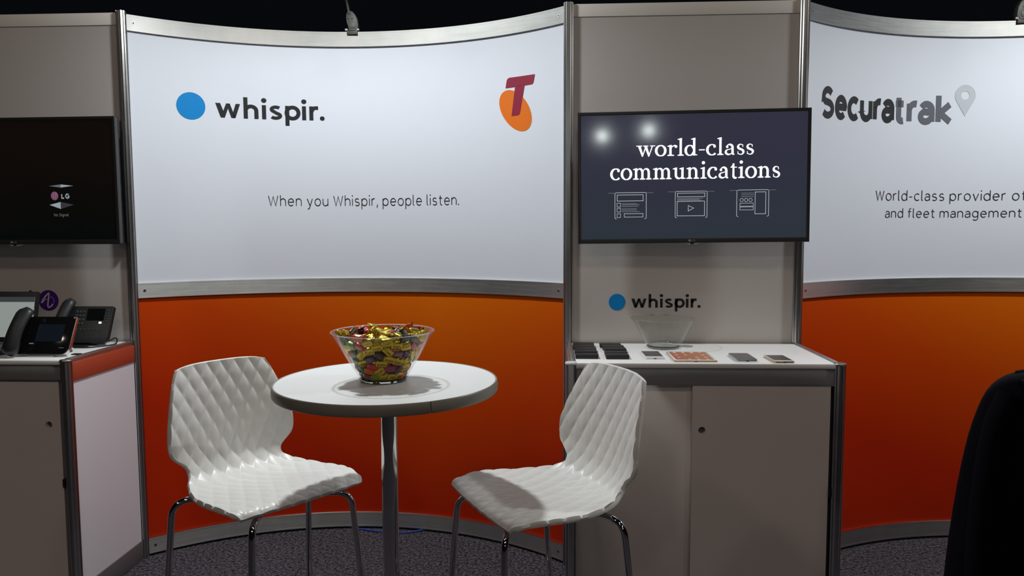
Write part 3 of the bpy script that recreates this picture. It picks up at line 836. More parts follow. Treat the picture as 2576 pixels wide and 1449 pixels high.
# ------------------------------------------------------------------ televisions
def television(cx, cz, label, roll, yaw, screen_mat):
    root = empty('television', (cx, -0.12, cz)); root.rotation_euler = (0, -roll, yaw)
    tag(root, label, 'television')
    w, h = 0.955, 0.547
    b = 0.011; bb = 0.018
    bm = B()
    # frame as four mitred bars
    o_ = [(-w / 2, -h / 2), (w / 2, -h / 2), (w / 2, h / 2), (-w / 2, h / 2)]
    i_ = [(-w / 2 + b, -h / 2 + bb), (w / 2 - b, -h / 2 + bb), (w / 2 - b, h / 2 - b), (-w / 2 + b, h / 2 - b)]
    def V(p, y): return bm.verts.new((p[0], y, p[1]))
    A = [V(p, 0.0) for p in o_]; Bq = [V(p, 0.0) for p in i_]; Cq = [V(p, 0.006) for p in i_]; D = [V(p, 0.032) for p in o_]
    for k in range(4):
        j = (k + 1) % 4
        bm.faces.new((A[k], A[j], Bq[j], Bq[k])); bm.faces.new((Bq[k], Bq[j], Cq[j], Cq[k])); bm.faces.new((D[j], D[k], A[k] if False else A[k], A[j]))
    bm.faces.new(D[::-1])
    fr = fin('bezel', bm, 'bezel_black', root, bevel=0.0022)
    bm = B(); box(bm, -w / 2 + b - 0.001, w / 2 - b + 0.001, 0.004, 0.008, -h / 2 + bb - 0.001, h / 2 - b + 0.001)
    scn = fin('screen', bm, screen_mat, root, smooth=0)
    bm = B(); box(bm, -0.36, 0.36, 0.03, 0.062, -0.22, 0.16); fin('rear_housing', bm, 'black_plastic', root, bevel=0.008)
    bm = B(); box(bm, -0.20, 0.20, 0.060, 0.074, -0.16, -0.10); box(bm, -0.20, 0.20, 0.060, 0.074, 0.06, 0.12); box(bm, -0.15, -0.11, 0.074, 0.117, -0.20, 0.16); box(bm, 0.11, 0.15, 0.074, 0.117, -0.20, 0.16)
    fin('mount_bracket', bm, 'black_plastic', root)
    # maker's mark and receiver under the lower edge
    f = Flat().disc(-0.0125, -h / 2 + 0.0085, 0.0048, n=24)
    put_plane('maker_roundel', f, 'logo_grey', fr, (0, -0.0006, 0))
    put_plane('maker_lettering', text_fit('LG', -0.0045, 0.0105, -h / 2 + 0.0050, 0.0072, 0.2), 'logo_grey', fr, (0, -0.0006, 0))
    bm = B(); prism(bm, [(-0.036, -h / 2 + 0.001), (0.036, -h / 2 + 0.001), (0.020, -h / 2 - 0.008), (-0.016, -h / 2 - 0.009)], lambda p: (p[0], 0.003, p[1]), lambda p: (p[0], 0.014, p[1]))
    se = fin('receiver', bm, 'sensor_clear', root, bevel=0.001)
    bm = B(); box(bm, -0.008, 0.006, 0.0020, 0.004, -h / 2 - 0.007, -h / 2 - 0.001); fin('receiver_eye', bm, 'black_plastic', se)
    return root, scn
TVX, TVZ = 0.5185, 1.739
tv, scn = television(TVX, TVZ, 'television showing the world-class communications slide', math.radians(0.45), math.radians(-1.2), 'screen_navy')
dy = 0.0034
def tvl(f): 
    f.v = [(x - TVX, z - TVZ) for x, z in f.v]; return f
def tilt(f): return tvl(f)
put_plane('slide_lettering', tilt(serif_text('world-class', 0.283, 0.768, 1.8285, 0.0445)), 'screen_text', scn, (0, dy, 0))
put_plane('slide_lettering', tilt(serif_text('communications', 0.174, 0.876, 1.7320, 0.0470)), 'screen_text', scn, (0, dy, 0))
def icon_frame(x0, x1, zt, zb):
    F = Flat(); lw = 0.0018
    F.rib([(x0 + 0.007, zb)] + arc(x0 + 0.005, zb + 0.005, 0.005, 0.005, 270, 180, 5) + arc(x0 + 0.006, zt - 0.006, 0.006, 0.006, 180, 90, 5) + arc(x1 - 0.006, zt - 0.006, 0.006, 0.006, 90, 0, 5) + arc(x1 - 0.005, zb + 0.005, 0.005, 0.005, 0, -90, 5) + [(x1 - 0.007, zb)], lw)
    return F
def wire(F, x0, z0, x1, z1, lw=0.0014):
    F.rect(x0, z0, x1, z0 + lw); F.rect(x0, z1 - lw, x1, z1); F.rect(x0, z0, x0 + lw, z1); F.rect(x1 - lw, z0, x1, z1)
for k, (x0, x1, zt) in enumerate(((0.194, 0.325, 1.678), (0.446, 0.578, 1.680), (0.700, 0.831, 1.682))):
    zb = zt - 0.110
    F = icon_frame(x0, x1, zt, zb); D2 = Flat()
    D2.rect(x0 - 0.030, zt - 0.0020, x0 + 0.004, zt - 0.0006); D2.rect(x1 - 0.004, zt - 0.0020, x1 + 0.030, zt - 0.0006)
    kx = (x1 - x0) / 273; kz = 0.110 / 230
    X = lambda a: x0 + a * kx
    Z = lambda b_: zt - b_ * kz
    if k == 0:
        wire(F, X(18), Z(75), X(248), Z(18), 0.0018)
        for j in (90, 135, 183): wire(F, X(17), Z(j + 36), X(50), Z(j))
        for j in (95, 105, 118, 140, 152, 165): D2.rect(X(60), Z(j + 4), X(215 - (j % 3) * 12), Z(j))
        wire(F, X(80), Z(216), X(247), Z(183), 0.0016)
    elif k == 1:
        wire(F, X(17), Z(50), X(255), Z(14), 0.0018)
        for j in (60, 68, 76): D2.rect(X(17), Z(j + 4), X(235 - (j % 5) * 10), Z(j))
        wire(F, X(15), Z(216), X(253), Z(85), 0.0018)
        F.rib([(X(112), Z(172)), (X(112), Z(124)), (X(158), Z(147)), (X(112), Z(172)), (X(112), Z(150))], 0.0017)
    else:
        for j in (25, 40, 56): D2.rect(X(40), Z(j + 4), X(145), Z(j))
        for j in (42, 80, 118): F.rib(arc(X(j), Z(87), 0.0068, 0.0068, 0, 360, 20), 0.0014)
        wire(F, X(26), Z(143), X(143), Z(113)); wire(F, X(26), Z(175), X(143), Z(146)); wire(F, X(155), Z(210), X(250), Z(17), 0.0018)
    put_plane('slide_icon', tilt(F), 'screen_line', scn, (0, dy, 0))
    put_plane('slide_icon_lines', tilt(D2), 'screen_line_dim', scn, (0, dy - 0.0002, 0))['kind'] = 'stuff'
# TV of the left bay with the no-signal cube
LX = -1.958 - 0.4775; LZ = 1.7405
tv2, scn2 = television(LX, LZ, 'dark television at the left edge showing a small no-signal cube', math.radians(0.15), math.radians(-0.6), 'screen_off')
def tl(x, z): return (x - LX, z - LZ)
def put2(nm, f, m, e=0.0): return put_plane(nm, f, m, scn2, (0, dy - e, 0))
bm = B(); box(bm, -1.9860, -1.9720, -0.034, -0.021, 1.470, 2.010); tag(fin('added_post_strip', bm, 'black_plastic', bevel=0.001), 'slim black strip on the post beside the dark television', 'cable cover')  # added black strip, stands in for a dark line along the post
put2('cube_face', Flat().poly([tl(-2.267, 1.7195), tl(-2.2135, 1.7125), tl(-2.2125, 1.7260)]), 'cube_mid')
put2('cube_face', Flat().poly([tl(-2.2135, 1.7125), tl(-2.157, 1.7195), tl(-2.2125, 1.7260)]), 'cube_light')
put2('cube_face', Flat().poly([tl(-2.268, 1.6375), tl(-2.2175, 1.6195), tl(-2.2175, 1.6500)]), 'cube_light')
put2('cube_face', Flat().poly([tl(-2.2175, 1.6195), tl(-2.158, 1.6375), tl(-2.2175, 1.6500)]), 'cube_dark')
put2('maker_roundel', Flat().disc(*tl(-2.243, 1.6765), 0.0165, 0.0185, n=32), 'cube_logo')
fmk = Flat(); c0 = tl(-2.243, 1.6765)
fmk.rib(arc(c0[0], c0[1], 0.0125, 0.0140, 75, 350, 18) + [(c0[0] + 0.006, c0[1] - 0.002)], 0.0016); fmk.rect(c0[0] - 0.001, c0[1] - 0.007, c0[0] + 0.001, c0[1] + 0.006)
put2('maker_mark', fmk, 'cube_dark', 0.0003)
a_, b_ = tl(-2.2125, 1.6650), tl(-2.1755, 1.6650)
put2('maker_lettering', text_fit('LG', a_[0], b_[0], a_[1], 0.0215, 0.34), 'cube_light')
a_, b_ = tl(-2.250, 1.5875), tl(-2.1845, 1.5875)
put2('notice_lettering', text_fit('No Signal', a_[0], b_[0], a_[1], 0.0125, 0.19), 'cube_mid')

# ------------------------------------------------------------------ bar stools with quilted shells
def interp_smooth(xs, ys, q):
    # monotone-ish cubic via Catmull-Rom on the knots
    xs = np.array(xs, float); ys = np.array(ys, float)
    m = np.zeros_like(ys); d = np.diff(ys) / np.diff(xs)
    m[1:-1] = (d[:-1] + d[1:]) / 2; m[0] = d[0]; m[-1] = d[-1]
    i = np.clip(np.searchsorted(xs, q) - 1, 0, len(xs) - 2)
    h = xs[i + 1] - xs[i]; t = (q - xs[i]) / h
    return (2 * t**3 - 3 * t**2 + 1) * ys[i] + (t**3 - 2 * t**2 + t) * h * m[i] + (-2 * t**3 + 3 * t**2) * ys[i + 1] + (t**3 - t**2) * h * m[i + 1]
def shell_mesh(nu=112, nv=190, thick=0.013):
    prof = np.array([(0.214, 0.758), (0.204, 0.764), (0.175, 0.768), (0.10, 0.768), (0.02, 0.759), (-0.07, 0.752), (-0.135, 0.754), (-0.178, 0.768), (-0.205, 0.800), (-0.218, 0.850), (-0.227, 0.910), (-0.238, 0.975), (-0.252, 1.045), (-0.266, 1.106)])
    L = np.concatenate([[0], np.cumsum(np.linalg.norm(np.diff(prof, axis=0), axis=1))])
    v = np.linspace(0, L[-1], nv)
    px = interp_smooth(L, prof[:, 0], v); pz = interp_smooth(L, prof[:, 1], v)
    wk = [(0.0, 0.200), (L[1], 0.206), (L[2], 0.213), (L[3], 0.224), (L[4], 0.221), (L[5], 0.203), (L[6], 0.178), (L[7], 0.158), (L[8], 0.160), (L[9], 0.202), (L[10], 0.206), (L[11], 0.192), (L[12], 0.171), (L[13], 0.150)]
    hw = interp_smooth([k[0] for k in wk], [k[1] for k in wk], v)
    wrap = interp_smooth(L, [0, 0, 0, 0, 0, 0, 0.0, 0.012, 0.026, 0.040, 0.046, 0.038, 0.026, 0.018], v)      # sides of the back come forward
    dish = interp_smooth(L, [-0.006, -0.003, 0.0, 0.004, 0.008, 0.012, 0.016, 0.016, 0.008, 0, 0, 0, 0, 0], v)   # sides of the seat rise / front corners drop
    bow = interp_smooth(L, [-0.014, -0.012, -0.008] + [0] * 11, v)                                              # front edge bows forward in the middle
    u = np.linspace(-1, 1, nu)
    U, Vv = np.meshgrid(u, v)
    HW = hw[:, None]; Y = U * HW
    X = px[:, None] + wrap[:, None] * U**2 + bow[:, None] * U**2
    Z = pz[:, None] + dish[:, None] * U**2
    # top of the back: corners slightly lower
    Z = Z - np.clip((Vv - L[12]) / (L[13] - L[12]), 0, 1)**2 * 0.010 * U**4
    P = np.stack([X, Y, Z], -1)
    du = np.gradient(P, axis=1); dv = np.gradient(P, axis=0)
    N = np.cross(dv, du); N /= np.linalg.norm(N, axis=2)[..., None]
    # make normals look to the sitter's side (up on the seat)
    if N[nv // 4, nu // 2, 2] < 0: N = -N
    a = Y / 0.047 + Vv / 0.094; b = Y / 0.047 - Vv / 0.094
    h = (np.abs(np.sin(PI * a)) * np.abs(np.sin(PI * b)))**0.55
    top = P + N * (h * 0.0046)[..., None]
    bot = P - N * thick
    # soften the rim
    vs = []; fs = []
    def grid(A, flip):
        base = len(vs)
        for r in A.reshape(-1, 3): vs.append(tuple(r))
        for i in range(nv - 1):
            for j in range(nu - 1):
                q = (base + i * nu + j, base + i * nu + j + 1, base + (i + 1) * nu + j + 1, base + (i + 1) * nu + j)
                fs.append(q if not flip else q[::-1])
        return base
    t0 = grid(top, False); b0 = grid(bot, True)
    ring = [i for i in range(nu)] + [i * nu + nu - 1 for i in range(1, nv)] + [(nv - 1) * nu + j for j in range(nu - 2, -1, -1)] + [i * nu for i in range(nv - 2, 0, -1)]
    # bulged rim strip
    cen = (top + bot) / 2
    out = np.zeros_like(P); out[:, 0] -= du[:, 0]; out[:, -1] += du[:, -1]; out[0, :] -= dv[0, :]; out[-1, :] += dv[-1, :]
    fl = P.reshape(-1, 3); of = out.reshape(-1, 3); cf = cen.reshape(-1, 3)
    mb = len(vs)
    for i in ring:
        d = of[i] / (np.linalg.norm(of[i]) + 1e-9); vs.append(tuple(cf[i] + d * 0.0035))
    n = len(ring)
    for k in range(n):
        k2 = (k + 1) % n
        fs.append((t0 + ring[k], mb + k, mb + k2, t0 + ring[k2])); fs.append((mb + k, b0 + ring[k], b0 + ring[k2], mb + k2))
    bm = bmesh.new()
    me = bpy.data.meshes.new('shell'); me.from_pydata(vs, [], fs); bm.from_mesh(me)
    bmesh.ops.recalc_face_normals(bm, faces=bm.faces); bm.to_mesh(me); bm.free()
    for p in me.polygons: p.use_smooth = True
    me.set_sharp_from_angle(angle=math.radians(50))
    return me
def make_stool(label):
    root = empty('bar_stool'); tag(root, label, 'stool')
    link('shell', shell_mesh(), 'shell_plastic', root)
    feet = []
    for sx in (1, -1):
        for sy in (1, -1):
            bx, by = (0.195, 0.165 * sy) if sx > 0 else (-0.130, 0.232 * sy)
            fx, fy = (0.240, 0.215 * sy) if sx > 0 else (-0.200, 0.265 * sy)
            dirv = Vector((bx * 0.35, by * 0.75, 0)).normalized()
            z1 = 0.733
            corner = Vector((bx, by, z1)); foot = Vector((fx, fy, 0.012))
            down = (foot - corner).normalized(); inn = Vector((bx * 0.45, by * 0.2, z1 - 0.002)); ind = (inn - corner).normalized()
            rr = 0.050
            pts = [inn]
            for k in range(9):
                t = k / 8
                p0 = corner + ind * rr; p2 = corner + down * rr
                pts.append(p0 * (1 - t)**2 + corner * 2 * t * (1 - t) + p2 * t * t)
            pts.append(foot)
            bm = B(); tube(bm, pts, 0.0095, 14); lg = fin('leg', bm, 'chrome', root)
            bm = B(); tube(bm, [foot - Vector((0, 0, 0.012)), foot + Vector((0, 0, 0.016))], 0.0115, 14); fin('foot_cap', bm, 'black_plastic', lg)
            tt = (z1 - 0.27) / (z1 - 0.012); feet.append(corner.lerp(foot, tt))
    a, b, c, d = feet[0], feet[1], feet[3], feet[2]
    for p, q in ((a, b), (b, c), (c, d), (d, a)):
        bm = B(); tube(bm, [p, q], 0.008, 12); fin('footrest_bar', bm, 'chrome', root)
    bm = B(); box(bm, -0.10, 0.10, -0.055, 0.055, 0.724, 0.738); fin('seat_plate', bm, 'black_plastic', root, bevel=0.003)
    return root
def place_stool(o, x, y, deg):
    o.location = (x, y, 0); o.rotation_euler = (0, 0, math.radians(deg))
stool = make_stool('white quilted bar stool left of the round table')
stool['group'] = 'white quilted bar stools'
place_stool(stool, -0.942, -1.132, -38.2)
stool2 = copy_tree(stool); stool2['label'] = 'white quilted bar stool in front of the grey cabinet'
place_stool(stool2, -0.107, -1.191, 208.6)
stool3 = copy_tree(stool); stool3['label'] = 'bar stool under the dark jacket at the right edge'
place_stool(stool3, 1.540, -1.0085, 50)

# ------------------------------------------------------------------ round bar table
TX, TY, TZ, TR = -0.546, -1.235, 1.10, 0.314
tbl = empty('bar_table', (TX, TY, 0)); tag(tbl, 'round white bar table on a chrome column', 'table')
bm = B(); lathe(bm, [(0, TZ - 0.028), (TR - 0.004, TZ - 0.028), (TR - 0.004, TZ - 0.0012), (TR - 0.0055, TZ), (0, TZ)], 96); fin('tabletop', bm, 'table_white', tbl)
seam = math.radians(-58.0)
bm = B()
prof = [(TR - 0.004, TZ - 0.030), (TR - 0.001, TZ - 0.0305), (TR + 0.0015, TZ - 0.027), (TR + 0.0025, TZ - 0.015), (TR + 0.0015, TZ - 0.003), (TR - 0.001, TZ + 0.0004), (TR - 0.004, TZ + 0.0002)]
lathe(bm, prof + prof[:1], 128, a0=seam + 0.006, a1=seam + 2 * PI - 0.006); fin('edge_band', bm, 'edge_band', tbl)
bm = B(); tube(bm, [(0.004, 0, 0.03), (0.004, 0, TZ - 0.05)], 0.0235, 40); fin('pole', bm, 'chrome', tbl)
bm = B(); box(bm, -0.11, 0.11, -0.015, 0.015, TZ - 0.05, TZ - 0.0285); box(bm, -0.015, 0.015, -0.11, 0.11, TZ - 0.05, TZ - 0.0285); fin('top_bracket', bm, 'black_plastic', tbl)
bm = B(); lathe(bm, [(0, 0), (0.125, 0), (0.125, 0.014), (0.115, 0.020), (0.05, 0.034), (0.034, 0.045), (0.03, 0.06), (0, 0.06)], 72); fin('base_plate', bm, 'chrome', tbl)

# ------------------------------------------------------------------ glass bowls
def bowl(x, y, z, rb, rt, h, label):
    root = empty('glass_bowl', (x, y, z)); tag(root, label, 'bowl', 'flared glass bowls')
    t = 0.0030
    ro = [(rb * 0.80, 0.0), (rb * 0.95, 0.002), (rb, 0.008), (rb + (rt - rb) * 0.07, 0.020)]
    n = 10
    for k in range(1, n + 1):
        s = k / n; ro.append((rb + (rt - rb) * (0.07 + 0.93 * s), 0.020 + (h - 0.020) * s))
    ri = [(r - t, zz + (0.0 if i == len(ro) - 1 else 0.0)) for i, (r, zz) in enumerate(ro)]
    wall = [(rb - 0.004, 0.010)] + [(r, zz) for r, zz in ro[3:]] + [(rt - t / 2, h + 0.0012)] + [(r, zz) for r, zz in reversed(ri[3:])] + [(rb - 0.006, 0.012)]
    bm = B(); lathe(bm, [(rb, 0.008)] + wall[1:-1] + [(rb - 0.006, 0.0125)], 96); fin('bowl_side', bm, 'bowl_glass', root, smooth=60)
    bm = B(); lathe(bm, [(0, 0.0006), (rb * 0.86, 0.0006), (rb * 0.97, 0.003), (rb - 0.0002, 0.0085), (rb - 0.0062, 0.0115), (rb * 0.8, 0.0095), (0, 0.0085)], 96); fin('thick_base', bm, 'glass_solid', root, smooth=60)
    bm = B(); 
    ring = [((rt - t / 2) + 0.0013 * math.cos(a), h + 0.0006 + 0.0013 * math.sin(a)) for a in [2 * PI * k / 10 for k in range(11)]]
    lathe(bm, ring, 96); fin('rim', bm, 'glass_solid', root, smooth=60)
    return root
BX, BY = -0.553, -1.245
bowl(BX, BY, TZ, 0.068, 0.1455, 0.141, 'glass bowl full of wrapped sweets on the round table')
bowl(0.401, -0.135, 1.0203, 0.071, 0.137, 0.124, 'empty glass bowl on the cabinet under the wall logo')

# ------------------------------------------------------------------ wrapped sweets
rng = np.random.default_rng(7)
def candy_body(L, Wd, T, seed, square):
    r = np.random.default_rng(seed)
    xs = [-0.5, -0.47, -0.40, -0.2, 0.0, 0.2, 0.40, 0.47, 0.5]; sc = [0.55, 0.82, 0.97, 1.0, 1.0, 1.0, 0.97, 0.82, 0.55]
    seg = 14; vs = []; fs = []
    for x, s in zip(xs, sc):
        for k in range(seg):
            a = 2 * PI * k / seg
            e = 0.42 if square else 0.62
            c, d = math.cos(a), math.sin(a)
            yy = math.copysign(abs(c)**e, c) * Wd / 2 * s * (1 + r.normal(0, 0.03)); zz = math.copysign(abs(d)**e, d) * T / 2 * s * (1 + r.normal(0, 0.035))
            vs.append((x * L + r.normal(0, 0.0002), yy, zz))
    n = len(xs)
    for i in range(n - 1):
        for k in range(seg): fs.append((i * seg + k, i * seg + (k + 1) % seg, (i + 1) * seg + (k + 1) % seg, (i + 1) * seg + k))
    fs.append(tuple(range(seg))[::-1]); fs.append(tuple((n - 1) * seg + k for k in range(seg)))
    me = bpy.data.meshes.new('wrapped_sweet'); me.from_pydata(vs, [], fs)
    bm = bmesh.new(); bm.from_mesh(me); bmesh.ops.recalc_face_normals(bm, faces=bm.faces); bm.to_mesh(me); bm.free()
    for p in me.polygons: p.use_smooth = True
    me.set_sharp_from_angle(angle=math.radians(40))
    return me
def candy_end(Wd, T, seed):
    """crimped fan of wrapper, opening along +x from the pinch"""
    r = np.random.default_rng(seed); seg = 9; vs = []; fs = []
    for i, (x, w, t) in enumerate(((-0.0015, 0.46, 0.5), (0.0012, 0.34, 0.20), (0.005, 0.44, 0.20), (0.0088, 0.56, 0.28))):
        for k in range(seg):
            u = k / (seg - 1) - 0.5
            zz = (1 if k % 2 else -1) * T * 0.16 * t * 2 + r.normal(0, 0.0003)
            zag = 0.0014 * (1 if k % 2 else -1) if i == 3 else 0
            vs.append((x + zag, u * Wd * w * 2, zz))
    n = 4
    for i in range(n - 1):
        for k in range(seg - 1): fs.append((i * seg + k, i * seg + k + 1, (i + 1) * seg + k + 1, (i + 1) * seg + k))
    # give the foil a thickness
    b = len(vs); vs += [(x, y, z - 0.0004) for x, y, z in vs[:b]]; fs += [tuple(i + b for i in reversed(f)) for f in list(fs)]
    rim = list(range(seg)) + [i * seg + seg - 1 for i in range(1, n)] + [(n - 1) * seg + k for k in range(seg - 2, -1, -1)] + [i * seg for i in range(n - 2, 0, -1)]
    for p, q in zip(rim, rim[1:] + rim[:1]): fs.append((p, p + b, q + b, q))
    me = bpy.data.meshes.new('wrapper_end'); me.from_pydata(vs, [], fs); me.update()
    return me
KINDS = {}
def kind_set(kind, body_m, end_m, L, Wd, T, square, letter=None, strip=None):
    out = []
    for s in range(3):
        bme = candy_body(L, Wd, T, 10 * s + len(kind), square); bme.materials.append(M[body_m])
        eme = candy_end(Wd, T, 20 * s + len(kind)); eme.materials.append(M[end_m])
        lme = None
        if letter:
            f = text_fit(letter, -L * 0.36, L * 0.36, -0.003, 0.0070, 0.17, slant=0.22)
            lme = bpy.data.meshes.new('lettering'); lme.from_pydata([(x, y, T / 2 + 0.0006) for x, y in f.v], [], f.f); lme.materials.append(M['candy_brown'])
        if strip:
            lme = bpy.data.meshes.new('paper_label'); lme.from_pydata([(x, y, T / 2 + 0.0005) for x, y in ((-L * .38, -Wd * .25), (L * .38, -Wd * .25), (L * .38, Wd * .25), (-L * .38, Wd * .25))], [], [(0, 1, 2, 3)]); lme.materials.append(M['candy_label'])
        out.append((bme, eme, lme))
    KINDS[kind] = (out, L)
kind_set('gold', 'candy_gold', 'candy_gold', 0.031, 0.0235, 0.013, False, letter='Eclairs')
kind_set('golddark', 'candy_brown', 'candy_gold', 0.029, 0.0215, 0.013, False)
kind_set('purple', 'candy_purple', 'candy_purple', 0.030, 0.0190, 0.0150, True)
kind_set('pink', 'candy_pink', 'candy_pink', 0.030, 0.0190, 0.0150, True, strip=True)
kind_set('red', 'candy_red', 'candy_red', 0.030, 0.0190, 0.0150, True)
kind_set('orange', 'candy_orange', 'candy_orange', 0.030, 0.0190, 0.0150, True)
kind_set('green', 'candy_green', 'candy_green', 0.030, 0.0190, 0.0150, True)
kind_set('lime', 'candy_lime', 'candy_lime', 0.030, 0.0190, 0.0150, True)
DESC = {'gold': 'gold foil eclair sweet', 'golddark': 'brown sweet with gold ends', 'purple': 'dark purple wrapped chew', 'pink': 'magenta wrapped chew', 'red': 'red wrapped chew', 'orange': 'orange wrapped chew', 'green': 'dark green wrapped chew', 'lime': 'lime green wrapped chew'}
def pack(n, rs, rb, rt, h):
    P = np.zeros((n, 3)); 
    zz = rng.uniform(0.015, 0.26, n); a = rng.uniform(0, 2 * PI, n); q = np.sqrt(rng.uniform(0, 1, n))
    R_ = (rb + (rt - rb) * np.clip(zz / h, 0, 1) - rs)
    P[:, 0] = q * R_ * np.cos(a); P[:, 1] = q * R_ * np.sin(a); P[:, 2] = zz
    slope = (rt - rb) / h; cs = 1 / math.sqrt(1 + slope**2)
    for it in range(420):
        P[:, 2] -= 0.0007 if it < 330 else 0.0002
        for _ in range(2):
            D = P[:, None] - P[None]; d = np.linalg.norm(D, axis=2) + np.eye(n)
            ov = np.clip(2 * rs - d, 0, None); ov[np.eye(n, dtype=bool)] = 0
            P += (D / d[..., None] * ov[..., None] * 0.28).sum(1)
            # walls and base
            r = np.linalg.norm(P[:, :2], axis=1) + 1e-9
            lim = rb + slope * np.clip(P[:, 2], 0, h * 1.0) - (rs + 0.0042) / cs * 0.90
            k = r > lim
            P[k, 0] *= lim[k] / r[k]; P[k, 1] *= lim[k] / r[k]
            P[:, 2] = np.maximum(P[:, 2], rs * 0.72 + 0.011)
    return P
PP = pack(236, 0.0146, 0.066, 0.1425, 0.141)
sweets_up = []
pool_low = ['gold'] * 9 + ['orange'] * 3 + ['green'] * 4 + ['pink'] * 4 + ['purple'] * 3 + ['lime'] + ['red']
pool_high = ['gold'] * 10 + ['golddark'] * 3 + ['purple'] * 2 + ['pink'] + ['red'] + ['orange'] + ['lime']
zmax = PP[:, 2].max()
for idx, p in enumerate(PP):
    if math.hypot(p[0], p[1]) < 0.066 + 0.0765 * min(p[2], 0.141) / 0.141 - 0.044 and p[2] < 0.095: continue   # never seen
    rad = math.hypot(p[0], p[1]); lim = 0.066 + 0.0765 * min(p[2], 0.141) / 0.141
    outer_ = rad > lim - 0.030
    topz = p[2] > 0.115 and rad < lim - 0.028
    kind = (pool_high if p[2] > 0.085 else pool_low)[rng.integers(0, 19 if p[2] > 0.085 else 25)]
    meshes, L = KINDS[kind]
    bme, eme, lme = meshes[rng.integers(0, 3)]
    # orientation: face towards the glass or upwards
    if outer_ and not topz: nrm = Vector((p[0] / rad, p[1] / rad, -0.50))
    elif topz: nrm = Vector((rng.normal(0, 0.4) + 0.3 * p[0] / (rad + 1e-6), rng.normal(0, 0.4) - 0.35, 1.0))
    else: nrm = Vector(rng.normal(0, 1, 3))
    nrm = (nrm.normalized() + Vector(rng.normal(0, 0.10 if (outer_ and not topz) else 0.22, 3))).normalized()
    tang = nrm.cross(Vector((0, 0, 1)));  tang = tang.normalized() if tang.length > 1e-3 else Vector((1, 0, 0))
    ang = rng.normal(0, 0.55) if (outer_ and not topz) else rng.uniform(-PI, PI)
    tang = -(tang * math.cos(ang) + nrm.cross(tang) * math.sin(ang)) if (outer_ and not topz) else (tang * math.cos(ang) + nrm.cross(tang) * math.sin(ang))
    bt = nrm.cross(tang)
    mw = Matrix(((tang.x, bt.x, nrm.x, BX + p[0]), (tang.y, bt.y, nrm.y, BY + p[1]), (tang.z, bt.z, nrm.z, TZ + p[2]), (0, 0, 0, 1)))
    o = bpy.data.objects.new('wrapped_sweet', bme); COL.objects.link(o); o.matrix_world = mw
    # what the photograph shows of it
    side = 'on the left' if p[0] < -0.05 else ('on the right' if p[0] > 0.05 else ('left of centre' if p[0] < 0 else 'right of centre'))
    if topz: zone = 'topping the bowl heap at the %s' % ('back' if p[1] > 0 else 'front')
    elif not outer_: zone = 'half hidden inside the bowl'
    else:
        lvl = 'low' if p[2] < 0.045 else ('halfway up' if p[2] < 0.08 else 'high')
        zone = '%s behind the bowl glass' % lvl if p[1] < 0.02 else '%s at the bowl back' % lvl
    lab = '%s %s, %s' % (DESC[kind], zone, side)
    tag(o, lab, 'sweet', lab.replace(',', ''))
    for sg in (1, -1):
        e = bpy.data.objects.new('wrapper_end', eme); COL.objects.link(e); e.parent = o
        e.location = (sg * L * 0.5, 0, 0); e.rotation_euler = (rng.uniform(-0.4, 0.4), rng.uniform(0.0, 0.45) , 0 if sg > 0 else PI)
    if lme is not None and (outer_ or topz) and (kind == 'gold' or rng.random() < 0.5):
        e = bpy.data.objects.new(lme.name.split('.')[0], lme); COL.objects.link(e); e.parent = o

# ------------------------------------------------------------------ things on the grey cabinet
CT = 1.0202
def rounded_rect(w, h, r, n=5):
    pts = []
    for cx, cy, a in ((w / 2 - r, h / 2 - r, 0), (-w / 2 + r, h / 2 - r, 90), (-w / 2 + r, -h / 2 + r, 180), (w / 2 - r, -h / 2 + r, 270)):
        pts += arc(cx, cy, r, r, a, a + 90, n)
    return pts
def slab(name, x, y, w, d, t, r, rim_m, face_m, glass_m, label, cat, margins, rz=0.0, case=None):
    root = empty(name, (x, y, CT), rz); tag(root, label, cat)
    bm = B(); prism(bm, rounded_rect(w, d, r), lambda p: (p[0], p[1], 0.0), lambda p: (p[0], p[1], t * 0.86)); fin('body', bm, rim_m, root, bevel=0.0010)
    bm = B(); prism(bm, rounded_rect(w - 0.002, d - 0.002, r), lambda p: (p[0], p[1], t * 0.84), lambda p: (p[0], p[1], t)); fin('front_plate', bm, face_m, root, bevel=0.0004)
    ml, mr, mt, mb = margins
    bm = B(); box(bm, -w / 2 + ml, w / 2 - mr, -d / 2 + mb, d / 2 - mt, t - 0.0002, t + 0.0003); scr = fin('screen', bm, glass_m, root, smooth=0)
    bm = B(); box(bm, -0.0055, 0.0055, -d / 2 - 0.0006, -d / 2 + 0.004, t * 0.25, t * 0.62); fin('port', bm, 'port_dark', root, bevel=0.0008)
    return root, scr
slab('smartphone', 0.325, -0.352, 0.073, 0.150, 0.0085, 0.006, 'white_gloss', 'white_gloss', 'phone_glass_grey', 'white smartphone with grey screen beside the black boxes', 'phone', (0.003, 0.003, 0.006, 0.022), 0.02)
tab, tscr = slab('tablet', 0.471, -0.385, 0.163, 0.205, 0.0075, 0.008, 'gold_rim', 'white_gloss', 'tablet_screen', 'tablet with orange home screen lying in front of the empty bowl', 'tablet', (0.010, 0.010, 0.012, 0.016), 0.0)
for i in range(4):
    for j, yy in enumerate((0.085, 0.068, 0.020, -0.035, -0.075)):
        if (i + j) % 5 == 4: continue
        x = -0.052 + i * 0.034
        f = Flat().poly([(x + a_ * 1.0, yy + b_) for a_, b_ in rounded_rect(0.012, 0.009, 0.003, 3)])
        put_top('app_icon', f, 'tablet_icon', tscr, 0.0080)
